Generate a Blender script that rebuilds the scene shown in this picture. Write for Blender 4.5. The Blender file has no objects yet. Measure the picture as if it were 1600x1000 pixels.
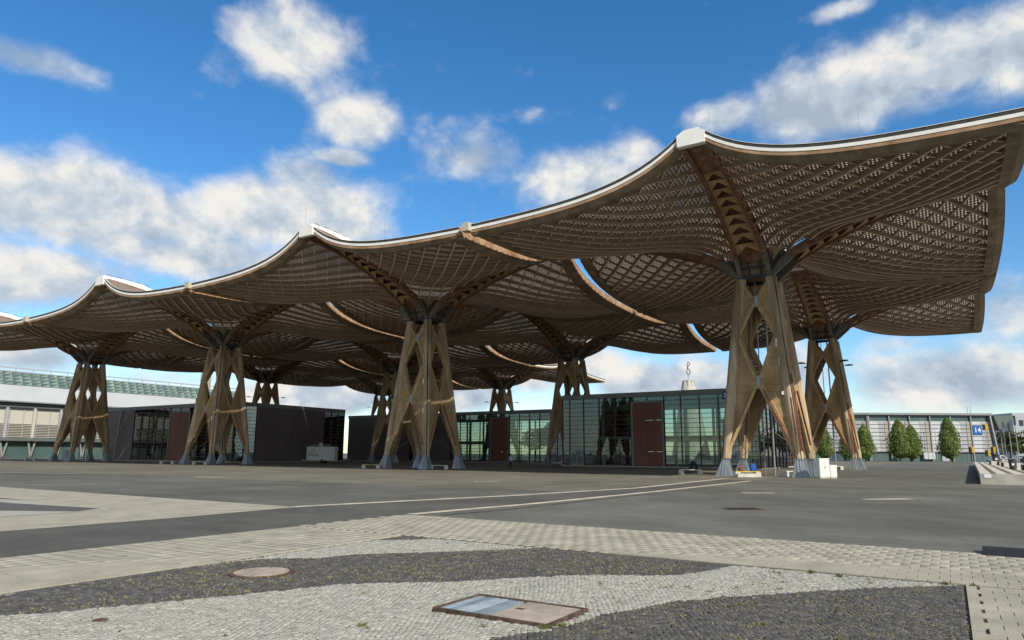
import bpy, math, random
import numpy as np
from mathutils import Vector, Matrix, Euler
R = math.radians
random.seed(7); rng = np.random.default_rng(7)
scn = bpy.context.scene
col = scn.collection

# ------------------------------------------------------------------ camera, sky, sun, exposure
YAW, TILT, ROLL = 0.56364, 0.17261, 0.00593
cam_d = bpy.data.cameras.new('camera'); cam = bpy.data.objects.new('camera', cam_d); col.objects.link(cam)
cam_d.sensor_width = 36; cam_d.lens = 36 * 1067.44 / 1600
cam_d.shift_y = 23.3 / 1600
cam_d.clip_start = 0.1; cam_d.clip_end = 9000
cam.matrix_world = (Matrix.Translation((13.49, -63.986, 1.75)) @ Matrix.Rotation(YAW, 4, 'Z')
                    @ Matrix.Rotation(math.pi / 2 + TILT, 4, 'X') @ Matrix.Rotation(ROLL, 4, 'Z'))
scn.camera = cam
scn.view_settings.view_transform = 'Standard'; scn.view_settings.look = 'None'
scn.view_settings.exposure = 1.37; scn.view_settings.gamma = 1.0
scn.view_settings.use_curve_mapping = False
scn.cycles.max_bounces = 10; scn.cycles.diffuse_bounces = 7; scn.cycles.transparent_max_bounces = 24
scn.cycles.use_denoising = True

SUN = Vector((1.3, -0.62, 1.0)).normalized()          # direction towards the sun
SUN_EL = math.asin(SUN.z); SUN_AZ = math.atan2(SUN.x, SUN.y)
sd = bpy.data.lights.new('sun', 'SUN'); sd.energy = 2.0; sd.angle = R(0.53); sd.color = (1, .91, .77)
so = bpy.data.objects.new('sun', sd); col.objects.link(so)
so.rotation_euler = SUN.to_track_quat('Z', 'Y').to_euler(); so.location = (60, -60, 80)

CLOUDS = [(-0.876, 0.381, 0.295, 0.221, 0.064, 1.0), (-0.749, 0.578, 0.324, 0.129, 0.051, 0.9), (-0.906, 0.369, 0.208, 0.137, 0.046, 0.9), (-0.822, 0.51, 0.255, 0.18, 0.042, 0.8), (-0.716, 0.591, 0.372, 0.06, 0.034, 0.6), (-0.844, 0.31, 0.438, 0.07, 0.024, 0.75), (-0.678, 0.516, 0.524, 0.08, 0.059, 0.75), (-0.739, 0.469, 0.483, 0.038, 0.045, 0.5), (-0.643, 0.622, 0.446, 0.047, 0.029, 0.65), (-0.769, 0.458, 0.445, 0.028, 0.015, 0.5), (-0.675, 0.62, 0.4, 0.039, 0.012, 0.6), (-0.519, 0.75, 0.41, 0.082, 0.043, 0.75), (-0.414, 0.823, 0.389, 0.116, 0.057, 0.85), (-0.343, 0.841, 0.418, 0.052, 0.034, 0.7), (-0.401, 0.762, 0.508, 0.078, 0.032, 0.35), (-0.43, 0.776, 0.461, 0.08, 0.021, 0.5), (-0.346, 0.806, 0.48, 0.043, 0.021, 0.5), (-0.217, 0.869, 0.444, 0.06, 0.026, 0.8), (-0.087, 0.893, 0.441, 0.132, 0.046, 1.0), (0.038, 0.889, 0.456, 0.085, 0.035, 1.0), (0.103, 0.889, 0.446, 0.051, 0.04, 0.9), (0.009, 0.874, 0.486, 0.052, 0.028, 0.6), (-0.06, 0.843, 0.534, 0.035, 0.011, 0.6), (0.006, 0.995, 0.096, 0.133, 0.047, 1.0), (0.071, 0.982, 0.175, 0.053, 0.053, 0.8), (-0.046, 0.989, 0.139, 0.062, 0.02, 0.6), (-0.283, 0.954, 0.099, 0.06, 0.04, 1.0), (-0.375, 0.922, 0.1, 0.063, 0.035, 1.0), (-0.424, 0.897, 0.128, 0.055, 0.028, 0.9), (-0.608, 0.789, 0.091, 0.112, 0.037, 0.8), (-0.74, 0.668, 0.078, 0.143, 0.031, 0.9), (-0.917, 0.385, 0.11, 0.108, 0.031, 0.8), (-0.859, 0.503, 0.095, 0.159, 0.025, 0.7), (-0.161, 0.981, 0.104, 0.062, 0.052, 0.8), (-0.499, 0.86, 0.11, 0.056, 0.028, 0.7)]
def build_world():
    w = bpy.data.worlds.new('World'); scn.world = w; w.use_nodes = True
    nt = w.node_tree; N = nt.nodes; L = nt.links; N.clear()
    def nd(t, **k):
        n = N.new(t)
        for a, b in k.items(): setattr(n, a, b)
        return n
    def put(sock, v):
        if hasattr(v, 'node'): L.new(v, sock)
        else: sock.default_value = v
    def mth(op, a, b=0.0, c=None, clamp=False):
        n = nd('ShaderNodeMath', operation=op, use_clamp=clamp)
        put(n.inputs[0], a); put(n.inputs[1], b)
        if c is not None: put(n.inputs[2], c)
        return n.outputs[0]
    def vm(op, a, b=(0, 0, 0)):
        n = nd('ShaderNodeVectorMath', operation=op); put(n.inputs[0], a); put(n.inputs[1], b)
        return n.outputs['Value'] if op == 'DOT_PRODUCT' else n.outputs['Vector']
    out = nd('ShaderNodeOutputWorld'); bg = nd('ShaderNodeBackground'); L.new(bg.outputs[0], out.inputs[0])
    sky = nd('ShaderNodeTexSky', sky_type='NISHITA', sun_disc=False, sun_elevation=SUN_EL, sun_rotation=SUN_AZ,
             altitude=100, air_density=1.0, dust_density=0.4, ozone_density=2.5)
    hs = nd('ShaderNodeHueSaturation'); hs.inputs['Saturation'].default_value = 1.32; hs.inputs['Value'].default_value = 0.68
    L.new(sky.outputs[0], hs.inputs['Color'])
    d = nd('ShaderNodeTexCoord').outputs['Generated']
    d = vm('NORMALIZE', d)
    sep = nd('ShaderNodeSeparateXYZ'); L.new(d, sep.inputs[0])
    P = vm('MULTIPLY', d, (1.5, 1.5, 1.9))
    def fbm(vec, scale, detail, rough, dist=0.0):
        n = nd('ShaderNodeTexNoise'); n.inputs['Scale'].default_value = scale; n.inputs['Detail'].default_value = detail
        n.inputs['Roughness'].default_value = rough; n.inputs['Distortion'].default_value = dist
        put(n.inputs['Vector'], vec); return n.outputs['Fac']
    big = fbm(P, 3.6, 7, .58, .1)
    off = fbm(vm('ADD', P, (0.035, -0.03, 0.075)), 3.6, 7, .58, .1)
    def puffs(vec, scale):
        n = nd('ShaderNodeTexVoronoi', feature='F1', normalize=True); n.inputs['Scale'].default_value = scale; n.inputs['Detail'].default_value = 2.5
        n.inputs['Roughness'].default_value = .55; n.inputs['Lacunarity'].default_value = 2.3; put(n.inputs['Vector'], vec); return n.outputs['Distance']
    wv = nd('ShaderNodeTexNoise'); wv.inputs['Scale'].default_value = 6; wv.inputs['Detail'].default_value = 4; L.new(P, wv.inputs['Vector'])
    PW = vm('ADD', P, vm('MULTIPLY', wv.outputs['Color'], (.10, .10, .10)))
    puff = mth('SUBTRACT', .42, puffs(PW, 9.0)); puff2 = mth('SUBTRACT', .42, puffs(vm('ADD', PW, (0.02, -0.02, 0.045)), 9.0))
    total = None
    for (x, y, z, rx, ry, am) in CLOUDS:
        c = Vector((x, y, z)).normalized(); t1 = Vector((c.y, -c.x, 0)).normalized(); t2 = t1.cross(c)
        df = vm('SUBTRACT', d, tuple(c))
        u = vm('DOT_PRODUCT', df, tuple(t1 / rx)); v = vm('DOT_PRODUCT', df, tuple(t2 / ry))
        r2 = mth('ADD', mth('MULTIPLY', u, u), mth('MULTIPLY', v, v))
        g = mth('MULTIPLY', mth('EXPONENT', mth('MULTIPLY', r2, -0.9)), am)
        total = g if total is None else mth('MAXIMUM', total, g)
    # elsewhere unseen broken cloud from its own noise, cover raised to add fill light
    base = fbm(P, .9, 3, .5)
    elsewhere = mth('ADD', .45, mth('MULTIPLY', mth('SUBTRACT', base, .45), 1.6))
    va = vm('DOT_PRODUCT', d, (-.526, .832, .173)); mr0 = nd('ShaderNodeMapRange', interpolation_type='SMOOTHSTEP'); L.new(va, mr0.inputs[0])
    mr0.inputs[1].default_value = .45; mr0.inputs[2].default_value = .80; mr0.inputs[3].default_value = 1; mr0.inputs[4].default_value = 0
    mask = mth('MAXIMUM', total, mth('MULTIPLY', elsewhere, mr0.outputs[0]))
    dens = mth('ADD', mth('ADD', mth('MULTIPLY', mth('SUBTRACT', big, .5), 3.0), mth('MULTIPLY', puff, 1.0)), mth('MULTIPLY', mask, 1.98))
    mr = nd('ShaderNodeMapRange', interpolation_type='SMOOTHSTEP'); mr.inputs[1].default_value = .48; mr.inputs[2].default_value = 1.6
    L.new(dens, mr.inputs[0]); cover = mr.outputs[0]
    lit = mth('ADD', mth('ADD', mth('MULTIPLY', mth('SUBTRACT', big, off), 3.2), mth('MULTIPLY', mth('SUBTRACT', puff, puff2), 1.5)), mth('SUBTRACT', .80, mth('MULTIPLY', dens, .14)), clamp=True)
    ramp = nd('ShaderNodeValToRGB'); L.new(lit, ramp.inputs[0])
    e = ramp.color_ramp.elements
    e[0].position = .15; e[0].color = (.36, .44, .54, 1); e[1].position = .95; e[1].color = (.82, .80, .76, 1)
    m_ = ramp.color_ramp.elements.new(.5); m_.color = (.50, .57, .65, 1)
    cl = nd('ShaderNodeVectorMath', operation='SCALE'); L.new(ramp.outputs[0], cl.inputs[0]); cl.inputs['Scale'].default_value = 4.3
    mix = nd('ShaderNodeMix', data_type='RGBA'); L.new(cover, mix.inputs[0])
    L.new(hs.outputs[0], mix.inputs[6]); L.new(cl.outputs[0], mix.inputs[7])
    L.new(mix.outputs[2], bg.inputs[0]); bg.inputs[1].default_value = 0.098
build_world()

# ------------------------------------------------------------------ materials
MATS = {}
def mat(name, c, rough=.8, var=.25, scale=2.0, stretch=(1, 1, 1), c2=None, bump=0.0, bscale=20., metal=0.0, rand=0.0, island=0.0,
        spec=.3, coords='world', thresh=(.35, .65), detail=6):
    if name in MATS: return MATS[name]
    m = bpy.data.materials.new(name); m.use_nodes = True; nt = m.node_tree; N = nt.nodes; L = nt.links
    b = N['Principled BSDF']; b.inputs['Roughness'].default_value = rough; b.inputs['Metallic'].default_value = metal
    b.inputs['Specular IOR Level'].default_value = spec
    if coords == 'world': P = N.new('ShaderNodeNewGeometry').outputs['Position']
    else: P = N.new('ShaderNodeTexCoord').outputs['Object']
    mp = N.new('ShaderNodeMapping'); mp.inputs['Scale'].default_value = stretch; L.new(P, mp.inputs['Vector'])
    n = N.new('ShaderNodeTexNoise'); n.inputs['Scale'].default_value = scale; n.inputs['Detail'].default_value = detail
    n.inputs['Roughness'].default_value = .62; L.new(mp.outputs[0], n.inputs['Vector'])
    mr = N.new('ShaderNodeMapRange'); mr.inputs[1].default_value, mr.inputs[2].default_value = thresh; L.new(n.outputs['Fac'], mr.inputs[0])
    mix = N.new('ShaderNodeMix'); mix.data_type = 'RGBA'; L.new(mr.outputs[0], mix.inputs[0])
    c2 = c2 or tuple(min(1, x * (1 + var)) for x in c); c1 = tuple(x * (1 - var) for x in c) if c2 and var else c
    mix.inputs[6].default_value = (*c1, 1); mix.inputs[7].default_value = (*c2, 1)
    last = mix.outputs[2]
    if rand or island:
        r = N.new('ShaderNodeObjectInfo').outputs['Random'] if rand else N.new('ShaderNodeNewGeometry').outputs['Random Per Island']
        mm = N.new('ShaderNodeMapRange'); k = rand or island; mm.inputs[3].default_value = 1 - k; mm.inputs[4].default_value = 1 + k; L.new(r, mm.inputs[0])
        sc = N.new('ShaderNodeVectorMath'); sc.operation = 'SCALE'; L.new(last, sc.inputs[0]); L.new(mm.outputs[0], sc.inputs['Scale']); last = sc.outputs[0]
    L.new(last, b.inputs['Base Color'])
    if bump:
        nb = N.new('ShaderNodeTexNoise'); nb.inputs['Scale'].default_value = bscale; nb.inputs['Detail'].default_value = 5; L.new(mp.outputs[0], nb.inputs['Vector'])
        bp = N.new('ShaderNodeBump'); bp.inputs['Strength'].default_value = bump; bp.inputs['Distance'].default_value = .02
        L.new(nb.outputs['Fac'], bp.inputs['Height']); L.new(bp.outputs[0], b.inputs['Normal'])
    MATS[name] = m; return m

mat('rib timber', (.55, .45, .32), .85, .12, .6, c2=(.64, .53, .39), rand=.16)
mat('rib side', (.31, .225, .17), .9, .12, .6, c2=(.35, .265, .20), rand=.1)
mat('arm steel', (.16, .155, .14), .6, .2, 2)
mat('arm timber', (.23, .11, .07), .75, .35, 1.5, c2=(.29, .175, .12))
mat('fascia timber', (.34, .19, .10), .8, .3, .8, c2=(.42, .28, .17), bump=.3, bscale=6)
mat('rim timber', (.42, .29, .155), .8, .2, 2)
mat('leg timber', (.32, .24, .145), .85, .35, 1.2, (1, 1, .12), c2=(.52, .42, .285), bump=.8, bscale=6, rand=.08)
mat('wing plywood', (.37, .24, .115), .8, .3, .9, (1, 1, .5), c2=(.44, .31, .17), bump=.2, bscale=5, rand=.08)
mat('lath timber', (.26, .18, .135), .85, .1, .5, c2=(.30, .215, .16))
mat('edge timber', (.22, .165, .11), .85, .3, .8, c2=(.30, .235, .16), bump=.3, bscale=6)
mat('red paint', (.19, .045, .028), .75, .3, 3.0, c2=(.27, .13, .085))
mat('dark steel', (.060, .064, .068), .5, .2, 3, metal=.3)
mat('galvanised steel', (.27, .30, .33), .45, .2, 2, (1, 1, .3), metal=.5, bump=.1)
mat('white metal', (.78, .78, .74), .45, .06, .7)
mat('grey cladding', (.22, .24, .25), .6, .08, .6)
mat('roof edge dark', (.05, .05, .045), .8, .3, 2)
mat('concrete', (.42, .40, .35), .9, .15, 1.5, bump=.3, bscale=30)
mat('concrete light', (.52, .50, .45), .9, .1, 1.2, bump=.3, bscale=30)
mat('road line', (.48, .43, .34), .9, .25, 1.2)
mat('joint', (.09, .085, .065), .95, .4, 3.0)
mat('paver', (.33, .31, .245), .9, .14, 1.1, bump=.4, bscale=40, rand=.05, spec=.15)
mat('paver mass', (.33, .31, .245), .9, .14, 1.1, bump=.4, bscale=40, island=.05, spec=.15)
mat('cobble light', (.34, .335, .29), .85, .12, 6, bump=.5, bscale=60, rand=.16, spec=.2)
mat('cobble light mass', (.34, .335, .29), .85, .12, 6, bump=.5, bscale=60, island=.16, spec=.2)
mat('cobble dark', (.090, .086, .080), .8, .25, 6, bump=.5, bscale=60, rand=.3, spec=.3)
mat('cobble dark mass', (.090, .086, .080), .8, .25, 6, bump=.5, bscale=60, island=.3, spec=.3)
mat('rust', (.085, .055, .04), .85, .4, 8, c2=(.13, .085, .06))
mat('pink concrete', (.34, .285, .23), .9, .2, 3, bump=.4, bscale=40)
mat('grate steel', (.28, .34, .38), .45, .3, 2, metal=.2, rand=.22)
mat('black rubber', (.02, .02, .022), .6, .2, 5)
mat('door brown', (.19, .082, .058), .6, .15, .4, (1, 1, .2))
mat('mullion', (.11, .06, .05), .5, .15, 2)
mat('dark panel', (.14, .118, .118), .55, .12, .15)
mat('interior white', (.62, .66, .60), .8, .1, .3)
mat('interior brown', (.17, .09, .065), .8, .2, .3)
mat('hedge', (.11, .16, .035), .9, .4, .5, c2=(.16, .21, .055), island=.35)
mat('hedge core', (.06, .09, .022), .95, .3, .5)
mat('far leaves', (.06, .085, .03), .9, .4, .3, c2=(.11, .12, .045), island=.3)
mat('trunk bark', (.10, .08, .06), .9, .3, 3)
mat('weed dry', (.27, .245, .15), .9, .3, 8, island=.35)
mat('weed green', (.15, .165, .06), .9, .3, 8, island=.35)
mat('blue sign', (.012, .09, .33), .5, .03, 1)
mat('sign white', (.85, .85, .85), .5, .02, 1)
mat('yellow plank', (.52, .40, .06), .7, .2, 3)
mat('cabinet white', (.72, .72, .68), .6, .06, 1.5)
mat('trailer white', (.52, .54, .52), .5, .05, .6)
mat('blue cloth', (.02, .08, .35), .8, .3, 8)
mat('navy cloth', (.012, .014, .03), .8, .3, 8)
mat('brown cloth', (.17, .07, .05), .8, .4, 9)
mat('shirt', (.42, .44, .62), .9, .1, 5)
mat('trousers', (.018, .018, .028), .9, .2, 5)
mat('skin', (.42, .25, .17), .6, .05, 5)
mat('hair', (.012, .009, .008), .7, .2, 9)
mat('tyre', (.015, .015, .016), .8, .1, 5)
mat('car black', (.012, .013, .017), .2, .05, 1, spec=.6)
mat('car white', (.62, .63, .62), .25, .03, 1, spec=.6)
mat('car red', (.22, .012, .02), .25, .03, 1, spec=.6)
mat('car glass', (.03, .04, .045), .08, .02, 1, spec=.7)
mat('signal yellow', (.70, .48, .03), .5, .05, 1)
mat('pole grey', (.30, .31, .30), .5, .1, 1, metal=.3)
mat('hall white', (.34, .36, .39), .5, .04, .3)
mat('hall white bright', (.46, .49, .51), .5, .03, .3)
mat('hall stone', (.33, .31, .27), .8, .08, .4)
mat('hall teal', (.07, .115, .115), .25, .2, .15, spec=.5)
mat('hall roof', (.10, .125, .12), .6, .1, .3)
mat('hall grey band', (.40, .43, .45), .6, .05, .2)
mat('roof grid green', (.12, .20, .19), .4, .3, .4, c2=(.26, .31, .25))
mat('cream wall', (.45, .44, .38), .7, .05, .3)
mat('purple paint', (.10, .02, .25), .6, .1, 2)
mat('beige wall', (.45, .41, .33), .8, .08, .5)
mat('screen teal', (.02, .30, .26), .4, .1, 2)
def asphalt(name, c):
    m = bpy.data.materials.new(name); m.use_nodes = True; nt = m.node_tree; N = nt.nodes; L = nt.links; b = N['Principled BSDF']
    b.inputs['Roughness'].default_value = .92; b.inputs['Specular IOR Level'].default_value = .12
    P = N.new('ShaderNodeNewGeometry').outputs['Position']; last = None
    for sc, det, st, lo, hi, amt in ((.045, 4, (1, 1, 1), .35, .68, .20), (.35, 7, (1, 1, 1), .4, .7, .15), (.5, 5, (.10, 1.6, 1), .45, .75, -.16), (3.0, 6, (1, 1, 1), .35, .7, .08), (40., 3, (1, 1, 1), .3, .7, .16), (1.1, 8, (1, 1, 1), .64, .76, -.26)):
        mp = N.new('ShaderNodeMapping'); mp.inputs['Scale'].default_value = st; mp.inputs['Rotation'].default_value = (0, 0, .4 if st[0] != 1 else 0); L.new(P, mp.inputs['Vector'])
        n = N.new('ShaderNodeTexNoise'); n.inputs['Scale'].default_value = sc; n.inputs['Detail'].default_value = det; n.inputs['Roughness'].default_value = .65; L.new(mp.outputs[0], n.inputs['Vector'])
        r = N.new('ShaderNodeMapRange'); r.inputs[1].default_value = lo; r.inputs[2].default_value = hi; r.inputs[3].default_value = 1 - (amt if amt > 0 else 0); r.inputs[4].default_value = 1 + amt; L.new(n.outputs['Fac'], r.inputs[0])
        if last is None: last = r.outputs[0]
        else:
            q = N.new('ShaderNodeMath'); q.operation = 'MULTIPLY'; L.new(last, q.inputs[0]); L.new(r.outputs[0], q.inputs[1]); last = q.outputs[0]
    v = N.new('ShaderNodeTexVoronoi'); v.feature = 'DISTANCE_TO_EDGE'; v.inputs['Scale'].default_value = .11
    w_ = N.new('ShaderNodeTexNoise'); w_.inputs['Scale'].default_value = .5; w_.inputs['Detail'].default_value = 6; L.new(P, w_.inputs['Vector'])
    ad = N.new('ShaderNodeVectorMath'); ad.operation = 'MULTIPLY_ADD'; L.new(w_.outputs['Color'], ad.inputs[0]); ad.inputs[1].default_value = (5, 5, 0); L.new(P, ad.inputs[2]); L.new(ad.outputs[0], v.inputs['Vector'])
    cr = N.new('ShaderNodeMapRange'); cr.inputs[1].default_value = .0; cr.inputs[2].default_value = .006; cr.inputs[3].default_value = .72; L.new(v.outputs['Distance'], cr.inputs[0])
    q = N.new('ShaderNodeMath'); q.operation = 'MULTIPLY'; L.new(last, q.inputs[0]); L.new(cr.outputs[0], q.inputs[1])
    s = N.new('ShaderNodeVectorMath'); s.operation = 'SCALE'; s.inputs[0].default_value = c; L.new(q.outputs[0], s.inputs['Scale']); L.new(s.outputs[0], b.inputs['Base Color'])
    nb = N.new('ShaderNodeTexNoise'); nb.inputs['Scale'].default_value = 60; L.new(P, nb.inputs['Vector']); bp = N.new('ShaderNodeBump'); bp.inputs['Strength'].default_value = .5; bp.inputs['Distance'].default_value = .01; L.new(nb.outputs['Fac'], bp.inputs['Height']); L.new(bp.outputs[0], b.inputs['Normal'])
    MATS[name] = m
asphalt('asphalt', (.140, .141, .122)); asphalt('asphalt light', (.180, .171, .139)); asphalt('asphalt dark', (.114, .112, .101))
def glass(name, tint, ior=1.75, refl=1.0):
    m = bpy.data.materials.new(name); m.use_nodes = True; nt = m.node_tree; N = nt.nodes; L = nt.links; N.clear()
    o = N.new('ShaderNodeOutputMaterial'); t = N.new('ShaderNodeBsdfTransparent'); t.inputs[0].default_value = (*tint, 1)
    g = N.new('ShaderNodeBsdfGlossy'); g.inputs['Roughness'].default_value = .015; g.inputs[0].default_value = (.86 * refl, .95 * refl, .94 * refl, 1)
    f = N.new('ShaderNodeFresnel'); f.inputs['IOR'].default_value = ior
    ns = N.new('ShaderNodeTexNoise'); ns.inputs['Scale'].default_value = .35; geo = N.new('ShaderNodeNewGeometry'); L.new(geo.outputs['Position'], ns.inputs['Vector'])
    bp = N.new('ShaderNodeBump'); bp.inputs['Strength'].default_value = .04; bp.inputs['Distance'].default_value = .3; L.new(ns.outputs['Fac'], bp.inputs['Height'])
    L.new(bp.outputs[0], g.inputs['Normal'])
    x = N.new('ShaderNodeMixShader'); L.new(f.outputs[0], x.inputs[0]); L.new(t.outputs[0], x.inputs[1]); L.new(g.outputs[0], x.inputs[2]); L.new(x.outputs[0], o.inputs[0])
    MATS[name] = m
glass('pane glass', (.72, .79, .77), 1.62)
def membrane():
    m = bpy.data.materials.new('membrane'); m.use_nodes = True; nt = m.node_tree; N = nt.nodes; L = nt.links; N.clear()
    o = N.new('ShaderNodeOutputMaterial'); d = N.new('ShaderNodeBsdfDiffuse'); d.inputs[0].default_value = (.75, .72, .66, 1)
    t = N.new('ShaderNodeBsdfTranslucent'); t.inputs[0].default_value = (.66, .52, .39, 1)
    x = N.new('ShaderNodeMixShader'); x.inputs[0].default_value = .8; L.new(d.outputs[0], x.inputs[1]); L.new(t.outputs[0], x.inputs[2]); L.new(x.outputs[0], o.inputs[0])
    MATS['membrane'] = m
membrane()

# ------------------------------------------------------------------ mesh helpers
class MB:
    def __init__(s): s.v = []; s.f = []; s.mi = []
    def add(s, vs, fs, m=0):
        o = len(s.v); s.v.extend([tuple(map(float, p)) for p in vs]); s.f.extend([tuple(o + i for i in f) for f in fs]); s.mi.extend([m] * len(fs)); return s
    def box(s, c, d, rz=0, m=0, top=1.0, topy=None):
        hx, hy, hz = d[0] / 2, d[1] / 2, d[2] / 2; topy = top if topy is None else topy
        ca, sa = math.cos(rz), math.sin(rz); vs = []
        for z, k, ky in ((-hz, 1, 1), (hz, top, topy)):
            for x, y in ((-hx, -hy), (hx, -hy), (hx, hy), (-hx, hy)):
                x2, y2 = x * k, y * ky; vs.append((c[0] + x2 * ca - y2 * sa, c[1] + x2 * sa + y2 * ca, c[2] + z))
        return s.add(vs, [(3, 2, 1, 0), (4, 5, 6, 7), (0, 1, 5, 4), (1, 2, 6, 5), (2, 3, 7, 6), (3, 0, 4, 7)], m)
    def bar(s, p, q, w, h=None, m=0, n=4, w2=None):
        p, q = Vector(p), Vector(q); d = (q - p).normalized(); up = Vector((0, 0, 1)) if abs(d.z) < .95 else Vector((1, 0, 0))
        a = d.cross(up).normalized(); b = a.cross(d); h = h or w; k = (w2 / w) if w2 else 1; vs = []
        for c, kk in ((p, 1), (q, k)):
            for i in range(n):
                t = 2 * math.pi * (i + .5) / n; r = math.sqrt(2) if n == 4 else 1
                vs.append(c + a * (math.cos(t) * w / 2 * r * kk) + b * (math.sin(t) * h / 2 * r * kk))
        fs = [(i, (i + 1) % n, n + (i + 1) % n, n + i) for i in range(n)] + [tuple(range(n - 1, -1, -1)), tuple(range(n, 2 * n))]
        return s.add(vs, fs, m)
    def prism(s, poly, off, m=0):
        n = len(poly); off = Vector(off); vs = [Vector(p) - off / 2 for p in poly] + [Vector(p) + off / 2 for p in poly]
        fs = [tuple(range(n - 1, -1, -1)), tuple(range(n, 2 * n))] + [(i, (i + 1) % n, n + (i + 1) % n, n + i) for i in range(n)]
        return s.add(vs, fs, m)
    def loft(s, rings, m=0, cap=True):
        n = len(rings[0]); vs = [p for r in rings for p in r]; fs = []
        for k in range(len(rings) - 1):
            fs += [(k * n + i, k * n + (i + 1) % n, (k + 1) * n + (i + 1) % n, (k + 1) * n + i) for i in range(n)]
        if cap: fs += [tuple(range(n - 1, -1, -1)), tuple((len(rings) - 1) * n + i for i in range(n))]
        return s.add(vs, fs, m)
    def lathe(s, prof, c=(0, 0), n=12, m=0):
        return s.loft([[(c[0] + r * math.cos(2 * math.pi * i / n), c[1] + r * math.sin(2 * math.pi * i / n), z) for i in range(n)] for r, z in prof], m)
    def mesh(s, name, mats, smooth=False):
        me = bpy.data.meshes.new(name); me.from_pydata(s.v, [], s.f)
        for m in (mats if isinstance(mats, (list, tuple)) else [mats]): me.materials.append(MATS[m])
        if any(s.mi): me.polygons.foreach_set('material_index', s.mi)
        if smooth: me.polygons.foreach_set('use_smooth', [True] * len(s.f))
        me.update(); return me
    def build(s, name, mats, parent=None, smooth=False, **k): return link(name, s.mesh(name, mats, smooth), parent, **k)
def link(name, me, parent=None, loc=None, rz=0.0, kind=None, scale=None):
    o = bpy.data.objects.new(name, me); col.objects.link(o)
    if parent: o.parent = parent
    if loc: o.location = loc
    if rz: o.rotation_euler = (0, 0, rz)
    if scale: o.scale = scale
    if kind: o['kind'] = kind
    return o
def thing(name, label, cat, loc=(0, 0, 0), rz=0, group=None, me=None):
    o = link(name, me, None, loc, rz); o['label'] = label; o['category'] = cat
    if group: o['group'] = group
    return o
def tag(o, label, cat, group=None):
    o['label'] = label; o['category'] = cat
    if group: o['group'] = group
    return o
def copy_tree(o, parent=None):
    c = o.copy(); col.objects.link(c)
    if parent: c.parent = parent
    for ch in KIDS.get(o, list(o.children)): copy_tree(ch, c)
    return c
KIDS = {}
def text(name, body, size, parent, loc, rz, m, ext=.02):
    cu = bpy.data.curves.new(name, 'FONT'); cu.body = body; cu.size = size; cu.extrude = ext; cu.align_x = 'CENTER'; cu.align_y = 'CENTER'
    tmp = bpy.data.objects.new('tmp', cu); col.objects.link(tmp); dg = bpy.context.evaluated_depsgraph_get()
    me = bpy.data.meshes.new_from_object(tmp.evaluated_get(dg)); bpy.data.objects.remove(tmp); me.materials.clear(); me.materials.append(MATS[m])
    o = link(name, me, parent)
    o.location = loc; o.rotation_euler = (math.pi / 2, 0, rz); return o

# ------------------------------------------------------------------ ground
def sheet(name, poly, z, m, kind='structure'):
    o = MB().add([(x, y, z) for x, y in poly], [tuple(range(len(poly)))]).build(name, m); o['kind'] = kind; return o
sheet('ground', [(-3500, -3500), (3500, -3500), (3500, 3500), (-3500, 3500)], 0.0, 'asphalt')
sheet('asphalt_apron', [(-260, -34.4), (-2.2, -34.4), (-.9, -14), (1.6, -14.0), (1.6, 190), (-260, 190)], .004, 'asphalt light')
sheet('asphalt_lane', [(-.2, -48.4), (.42, -44), (.95, -33), (1.5, -16), (60, -16), (60, -48.4)], .006, 'asphalt')
# the dark service road running to the nearest tower
sheet('service_road', [(.1, -70), (.1, -53), (-.1, -48.3), (.35, -43.3), (.9, -33), (1.3, -15), (-1.2, -11), (-.9, -28.3), (-2.6, -38.5), (-3.9, -43.6), (-4.6, -48.9), (-4.25, -53), (-4.2, -70)], .010, 'asphalt dark')
def strip(name, pts, w, z, m):
    p = [Vector((*q, 0)) for q in pts]; vs = []; fs = []
    for i, q in enumerate(p):
        t = (p[min(i + 1, len(p) - 1)] - p[max(i - 1, 0)]).normalized(); n = Vector((-t.y, t.x, 0)) * w / 2
        vs += [(q.x + n.x, q.y + n.y, z), (q.x - n.x, q.y - n.y, z)]
    for i in range(len(p) - 1): fs.append((2 * i, 2 * i + 1, 2 * i + 3, 2 * i + 2))
    o = MB().add(vs, fs).build(name, m); o['kind'] = 'structure'; return o
strip('kerb_line', [(-4.75, -48.4), (-3.75, -44.2), (-2.35, -38.8), (-.7, -29), (-1.0, -12), (-1.0, -10.2)], .42, .016, 'road line')
strip('kerb_line', [(.15, -48.3), (.35, -46.0), (.75, -43), (1.05, -38), (1.35, -32), (1.7, -14.4)], .40, .016, 'road line')
strip('kerb_line', [(1.02, -48.0), (1.45, -44.8), (1.85, -35)], .16, .017, 'joint')
strip('drain_line', [(-48, -39.6), (-41.3, -35.4), (-40.2, -32), (-41, -22), (-42.7, -12.7)], .5, .012, 'asphalt dark')
strip('drain_line', [(-60, -39.8), (-41.3, -34.6), (-39.3, -30), (-39.5, -20)], .35, .014, 'road line')
for x0, y0, x1, y1, w in ((5.1, -30.4, 6.4, -29.5, .5), (10.4, -32.2, 12.0, -30.6, .55), (-12.4, -27.5, -11.2, -26.6, .5), (-32, -34.2, -29.5, -33.5, .6)):
    strip('road_marking', [(x0, y0), (x1, y1)], w, .018, 'road line')

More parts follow.
